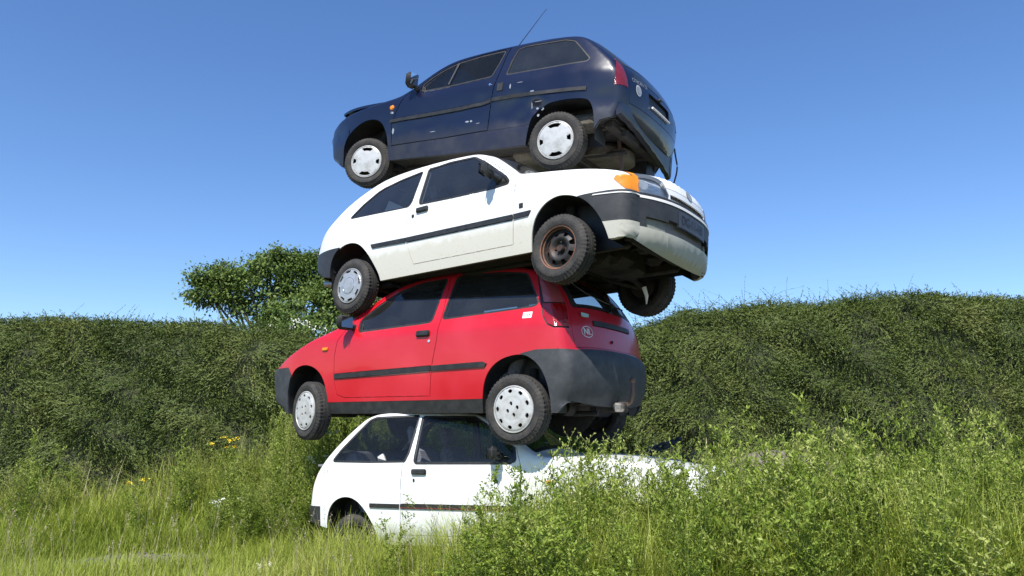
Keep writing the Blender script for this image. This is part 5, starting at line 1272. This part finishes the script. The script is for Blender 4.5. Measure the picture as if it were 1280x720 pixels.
# individual tall plants whose tops stand clear of the mass
tall = []
for i in range(5): tall.append(weed_plant(1.0, .12, 2, 1.0, .030, 70+i, .40))
def tall_weed(px, py, d, label, k):
    x = (px-640)/FPX*d; z = EYE+(557-py)/FPX*d; zg = float(ground_z(np.array([x]), np.array([d]))[0]); h = z-zg
    root = empty('tall_weed', (x, d, zg)); tag(root, label, 'weed', 'tall weeds standing out of the undergrowth')
    root.rotation_euler = (random.uniform(-.05, .05), random.uniform(-.05, .05), random.uniform(0, 6.28)); root.scale = (min(1.2, h), min(1.2, h), h)
    me = TALL[k]
    for src, nm in zip(me, ('foliage', 'stalk')):
        if src.parent is None: o = src
        else: o = src.copy(); COL.objects.link(o)
        o.parent = root
    return root
TALL = []
for lv, st in tall: TALL.append((lv.build('foliage', M['weed']), st.build('stalk', M['weed_stem'])))
spots = [(655, 588, 5.3, 'leafy weed reaching up below the red car rear wheel'), (706, 566, 5.6, 'weed growing up beside the windscreen of the bottom car'), (735, 580, 5.2, 'weed rising in front of the bottom car bonnet, nearest the windscreen'),
    (768, 560, 5.9, 'weed reaching up below the tow hook of the red car'), (800, 578, 5.2, 'weed in front of the middle of the white bonnet'), (845, 590, 5.0, 'weed in front of the nose end of the white bonnet'),
    (600, 612, 5.4, 'weed in front of the bottom car door, below its mirror'), (628, 600, 5.5, 'weed in front of the bottom car front wing edge'), (488, 620, 5.6, 'small lone weed in front of the bottom car rear wheel arch'),
    (890, 522, 7.2, 'tall weed just right of the dry brush pile'), (908, 540, 5.6, 'tall weed above the front end of the buried bonnet'), (950, 520, 6.4, 'tall pale weed against the hedge, second group right of the brush pile'),
    (990, 508, 6.2, 'tallest slender weed silhouetted against the right hedge'), (1040, 548, 5.2, 'weed between the slender tall one and the right clump'), (1085, 512, 5.4, 'tall bushy weed in the clump at the right'), (1105, 530, 4.9, 'weed at the right edge of the right clump'),
    (1160, 525, 5.3, 'tall weed near the right border, left one of two'), (1225, 532, 5.0, 'tall weed nearest the right border'), (930, 560, 4.8, 'near weed in front of the rubble heap'), (870, 575, 4.7, 'near weed in front of the dry brush pile'),
    (372, 560, 8.6, 'weed under the front wheel of the red car'), (240, 545, 9.6, 'weed in front of the left hedge, beside the yellow flowers'), (60, 545, 9.6, 'weed near the left border in front of the hedge')]
for i, (px, py, d, lb) in enumerate(spots): tall_weed(px, py, d, lb, i % 5)

# ---- grass
gv = Veg()
def grass(n, fx, fy, hf, keep, wd=.0055, dry=.0, clump=.0):
    x = rng.uniform(*fx, n); y = rng.uniform(*fy, n)
    k = (np.abs(x) < .80*y+.8) & ~in_low_car(x, y, -.02) & keep(x, y); x, y = x[k], y[k]; k = rng.random(len(x)) > patch(x, y)*(.80+.35*vnoise(np.stack([x, y], 1), 5, 71)); x, y = x[k], y[k]
    P = np.stack([x, y, ground_z(x, y)-.01], 1); Q = P[:, :2]
    cl = vnoise(Q, 2.2, 31); cl2 = vnoise(Q, .7, 32)
    h = hf(x, y)*rng.uniform(.55, 1.15, len(x))*(1+.28*cl)
    ti = np.clip(.36+.16*cl2+.12*cl+rng.normal(0, .16, len(x))+dry, 0, 1)
    gv.blades(P, h, wd*rng.uniform(.7, 1.4, len(x))*(.7+y/14), rng.uniform(0, 6.28, len(x)), rng.uniform(.15, .85, len(x)), ti)
allk = lambda x, y: np.ones(len(x), bool)
def gh(x, y):
    left = np.interp(y, [2.5, 5.5, 6.6, 8, 9.5, 11], [.22, .27, .30, .27, .38, .6])
    front = np.interp(x*6/y, [-1.6, -1.0, .2], [.0, .26, .34])*np.exp(-((y-5.85)/.6)**2)
    side_y = 6.373-.345*(x+.207); front = front+.27*np.exp(-((side_y-y-.22)/.28)**2)*(x > -2.3)*(x < .8)
    return (left+front)*(1-.8*np.exp(-(((x+3.75)/.95)**2+((y-7.6)/.75)**2)**2))
grass(235000, (-9, 9), (4.4, 9.6), gh, lambda x, y: (x < 1.2+.0*y) | (rng.random(len(x)) < .35), .0058)
grass(60000, (-9, 9), (8.6, 11.6), lambda x, y: np.interp(y, [8.6, 9.6, 11], [.36, .62, .95])*np.interp(vnoise(np.stack([x, y], 1), 1.5, 62), [-.6, .6], [.55, 1.1]), allk, .008, .10)
grass(48000, (.3, 5.5), (3.9, 6.4), lambda x, y: np.full(len(x), .84), lambda x, y: x < .80*y, .006)
grass(26000, (-3.5, 4), (2.6, 4.4), lambda x, y: np.full(len(x), .26), allk, .006)
go = gv.build('grass_field', M['grass']); tag(go, 'long yellow-green meadow grass growing all round the cars', 'grass', kind='stuff')
# flowering grass stalks
fv = Veg(); n = 620
x = np.concatenate([rng.uniform(-4.6, 1.5, 150), rng.uniform(-8, 7, 120)]); y = np.concatenate([rng.uniform(5.0, 6.0, 150), rng.uniform(6.2, 10.8, 120)]); k = ~in_low_car(x, y, .03); x, y = x[k], y[k]; n = len(x)
h = rng.uniform(.40, .78, n); A = np.stack([x, y, ground_z(x, y)], 1); ln_ = rng.normal(0, .13, (n, 2))
Bq = A+np.stack([ln_[:, 0]*h*.4, ln_[:, 1]*h*.4, h*.55], 1); Cq = Bq+np.stack([ln_[:, 0]*h, ln_[:, 1]*h, h*.45], 1); ti = np.clip(rng.normal(.6, .25, n), 0, 1)
fv.stems(A, Bq, .0016, .0013, ti); fv.stems(Bq, Cq, .0013, .0007, ti)
for k in range(16):
    f = rng.uniform(.72, 1.02, n)[:, None]; Pq = Bq+(Cq-Bq)*f; fv.leaves(Pq, unit(Cq-Bq+rnd_unit(n)*.5), rnd_unit(n), .016, .004, np.clip(ti+.2, 0, 1))
fo = fv.build('seeding_grass', M['straw']); tag(fo, 'straw-coloured seeding grass stalks above the meadow', 'grass', kind='stuff')
# dry stalks at the foot of the left hedge
dv = Veg(); n = 470; x = np.concatenate([rng.uniform(-8.6, -4.2, 170), rng.uniform(1.6, 4.6, 300)]); y = np.concatenate([rng.uniform(9.8, 11.1, 170), rng.uniform(9.5, 11.0, 300)])
P = np.stack([x, y, 0*x], 1); dv.blades(P, rng.uniform(.5, 1.15, n), np.full(n, .010), rng.uniform(0, 6.28, n), rng.uniform(.1, .5, n), np.clip(rng.normal(.4, .25, n), 0, 1))
tag(dv.build('dry_stalks', M['straw']), 'dry brown stalks along the foot of the hedge', 'dry grass', kind='stuff')

# ---- rubble heap and brush pile behind the bonnet
n = 48; V = []; F = []
for i in range(n):
    for j in range(20):
        u, vv = i/(n-1)*2-1, j/19*2-1; q = max(0, 1-(u*u)**1.3-(vv*vv)); V.append((3.0+u*1.75, 8.9+vv*.95, 1.0*q**.55*(1+.10*math.sin(5*u+1))))
V = np.array(V); V[:, 2] += .05*vnoise(V, 6, 51)*(V[:, 2] > .05)+.025*vnoise(V, 15, 52); V[:, 2] -= .03
F = [(i*20+j, (i+1)*20+j, (i+1)*20+j+1, i*20+j+1) for i in range(n-1) for j in range(19)]
ho = mkobj('rubble_heap', V-[3, 8.9, 0], F, mat('heap_soil', (.13, .105, .085), .95, noise=(14, (.27, .24, .21), .45, .65), bump=(35, 1))); ho.location = (3, 8.9, 0)
tag(ho, 'low grey-brown heap of rubble and dead stalks behind the weeds, right of the cars', 'heap')
dv = Veg(); n = 900; u = rng.uniform(-.9, .9, n); vv = rng.uniform(-.9, .4, n); q = np.clip(1-np.abs(u)**2.6-vv**2, 0, 1)
P = np.stack([u*1.75, vv*.95, 1.02*q**.55], 1); D = unit(rnd_unit(n)*[1, 1, .5]+[0, -.3, .1]); L_ = rng.uniform(.06, .28, n)[:, None]
dv.stems(P, P+D*L_, .004, .002, np.clip(rng.normal(.35, .3, n), 0, 1)); dv.build('dead_stalks', M['straw'], ho)
bp = empty('brush_pile', (1.86, 8.15, 0)); tag(bp, 'pile of dry pinkish-brown twigs and straw just behind the white bonnet', 'brush pile')
dv = Veg(); n = 2600; d = unit(rng.normal(size=(n, 3))); d[:, 2] = np.abs(d[:, 2]); P = d*rng.uniform(.2, 1, n)[:, None]**.5*[.40, .40, 1.12]
D = unit(rnd_unit(n)*[1, 1, .8]+d*.4); L_ = rng.uniform(.05, .30, n)[:, None]; dv.stems(P-D*L_/2, P+D*L_/2, .0035, .0018, np.clip(rng.normal(.3, .25, n), 0, 1)); dv.build('twigs', M['straw'], bp)
dv = Veg(); n = 16; P = np.stack([rng.uniform(-.35, .25, n), rng.uniform(-.3, 0, n), rng.uniform(.80, .95, n)], 1); dv.blades(P, rng.uniform(.18, .36, n), np.full(n, .016), rng.uniform(0, 6.28, n), rng.uniform(.1, .5, n), np.full(n, .9)); dv.build('straw_blades', M['straw'], bp)
mb = MB(); mb.lathe([(.0, 0), (.36, .0), (.30, .55), (.12, .95), (0, 1.0)], 14); V = np.concatenate(mb.V); V = np.stack([V[:, 0], V[:, 2], V[:, 1]], 1); mkobj('pile_core', V, mb.F, mat('pile_core', (.05, .038, .03), .95), bp)
# broken black mirror housing lying on the far edge of the bonnet
mb = MB(); mb.box((0, 0, .05), (.17, .13, .09), rotz(.4)@roty(-.3), bev=.5); mb.box((.15, .02, .11), (.16, .05, .06), rotz(.2)@roty(-.45), bev=.4); mb.box((.25, .03, .155), (.08, .09, .06), roty(-.3), bev=.5); mb.tube([(-.05, -.03, .06), (.08, -.03, .12), (.22, -.01, .13)], .014, 6)
bo = mb.build('plastic_scrap', M['black']); bo.location = (1.36, 7.34, 1.035); tag(bo, 'broken black plastic part lying on the far edge of the white bonnet', 'scrap')
# yellow ragwort
def flower_plant(name, label, x, y, h, m_, heads, cat, sz=.026):
    root = empty(name, (x, y, 0)); tag(root, label, cat)
    lv, st = weed_plant(h, .1, 3, .6, .028, int(abs(x*100))); lv.build('leaves', M['weed'], root); st.build('stalk', M['weed_stem'], root)
    for k in range(heads):
        v = Veg()
        c_ = np.array([rng.normal(0, .07), rng.normal(0, .05), h+rng.normal(0, .03)]); n = 14; P = c_+rng.normal(size=(n, 3))*[.018, .018, .008]; v.leaves(P, unit(rnd_unit(n)*[1, 1, .3]), unit(rnd_unit(n)*.4+[0, -.4, 1]), sz, sz*.6, np.zeros(n)); v.build('flower_head', m_, root)
flower_plant('ragwort', 'yellow flowering weed in front of the left hedge', (294-640)/FPX*9.2, 9.2, 1.17, M['petal_y'], 7, 'flower')
flower_plant('ragwort', 'small lower yellow flower near the left border of the meadow', (186-640)/FPX*9.0, 9.0, .74, M['petal_y'], 2, 'flower')
for (px, py, d, lb) in ((417, 542, 8.4, 'white umbel flower left of the bottom car roof'), (398, 575, 8.3, 'white flower low in the weeds, left of the bottom car tailgate'), (343, 713, 6.4, 'white flower head in the near grass'), (288, 625, 8.6, 'whitish seed head in the meadow left of the cars')):
    z = EYE+(557-py)/FPX*d; flower_plant('white_umbel', lb, (px-640)/FPX*d, d, max(z, .15), M['petal'], 5, 'flower', .022)
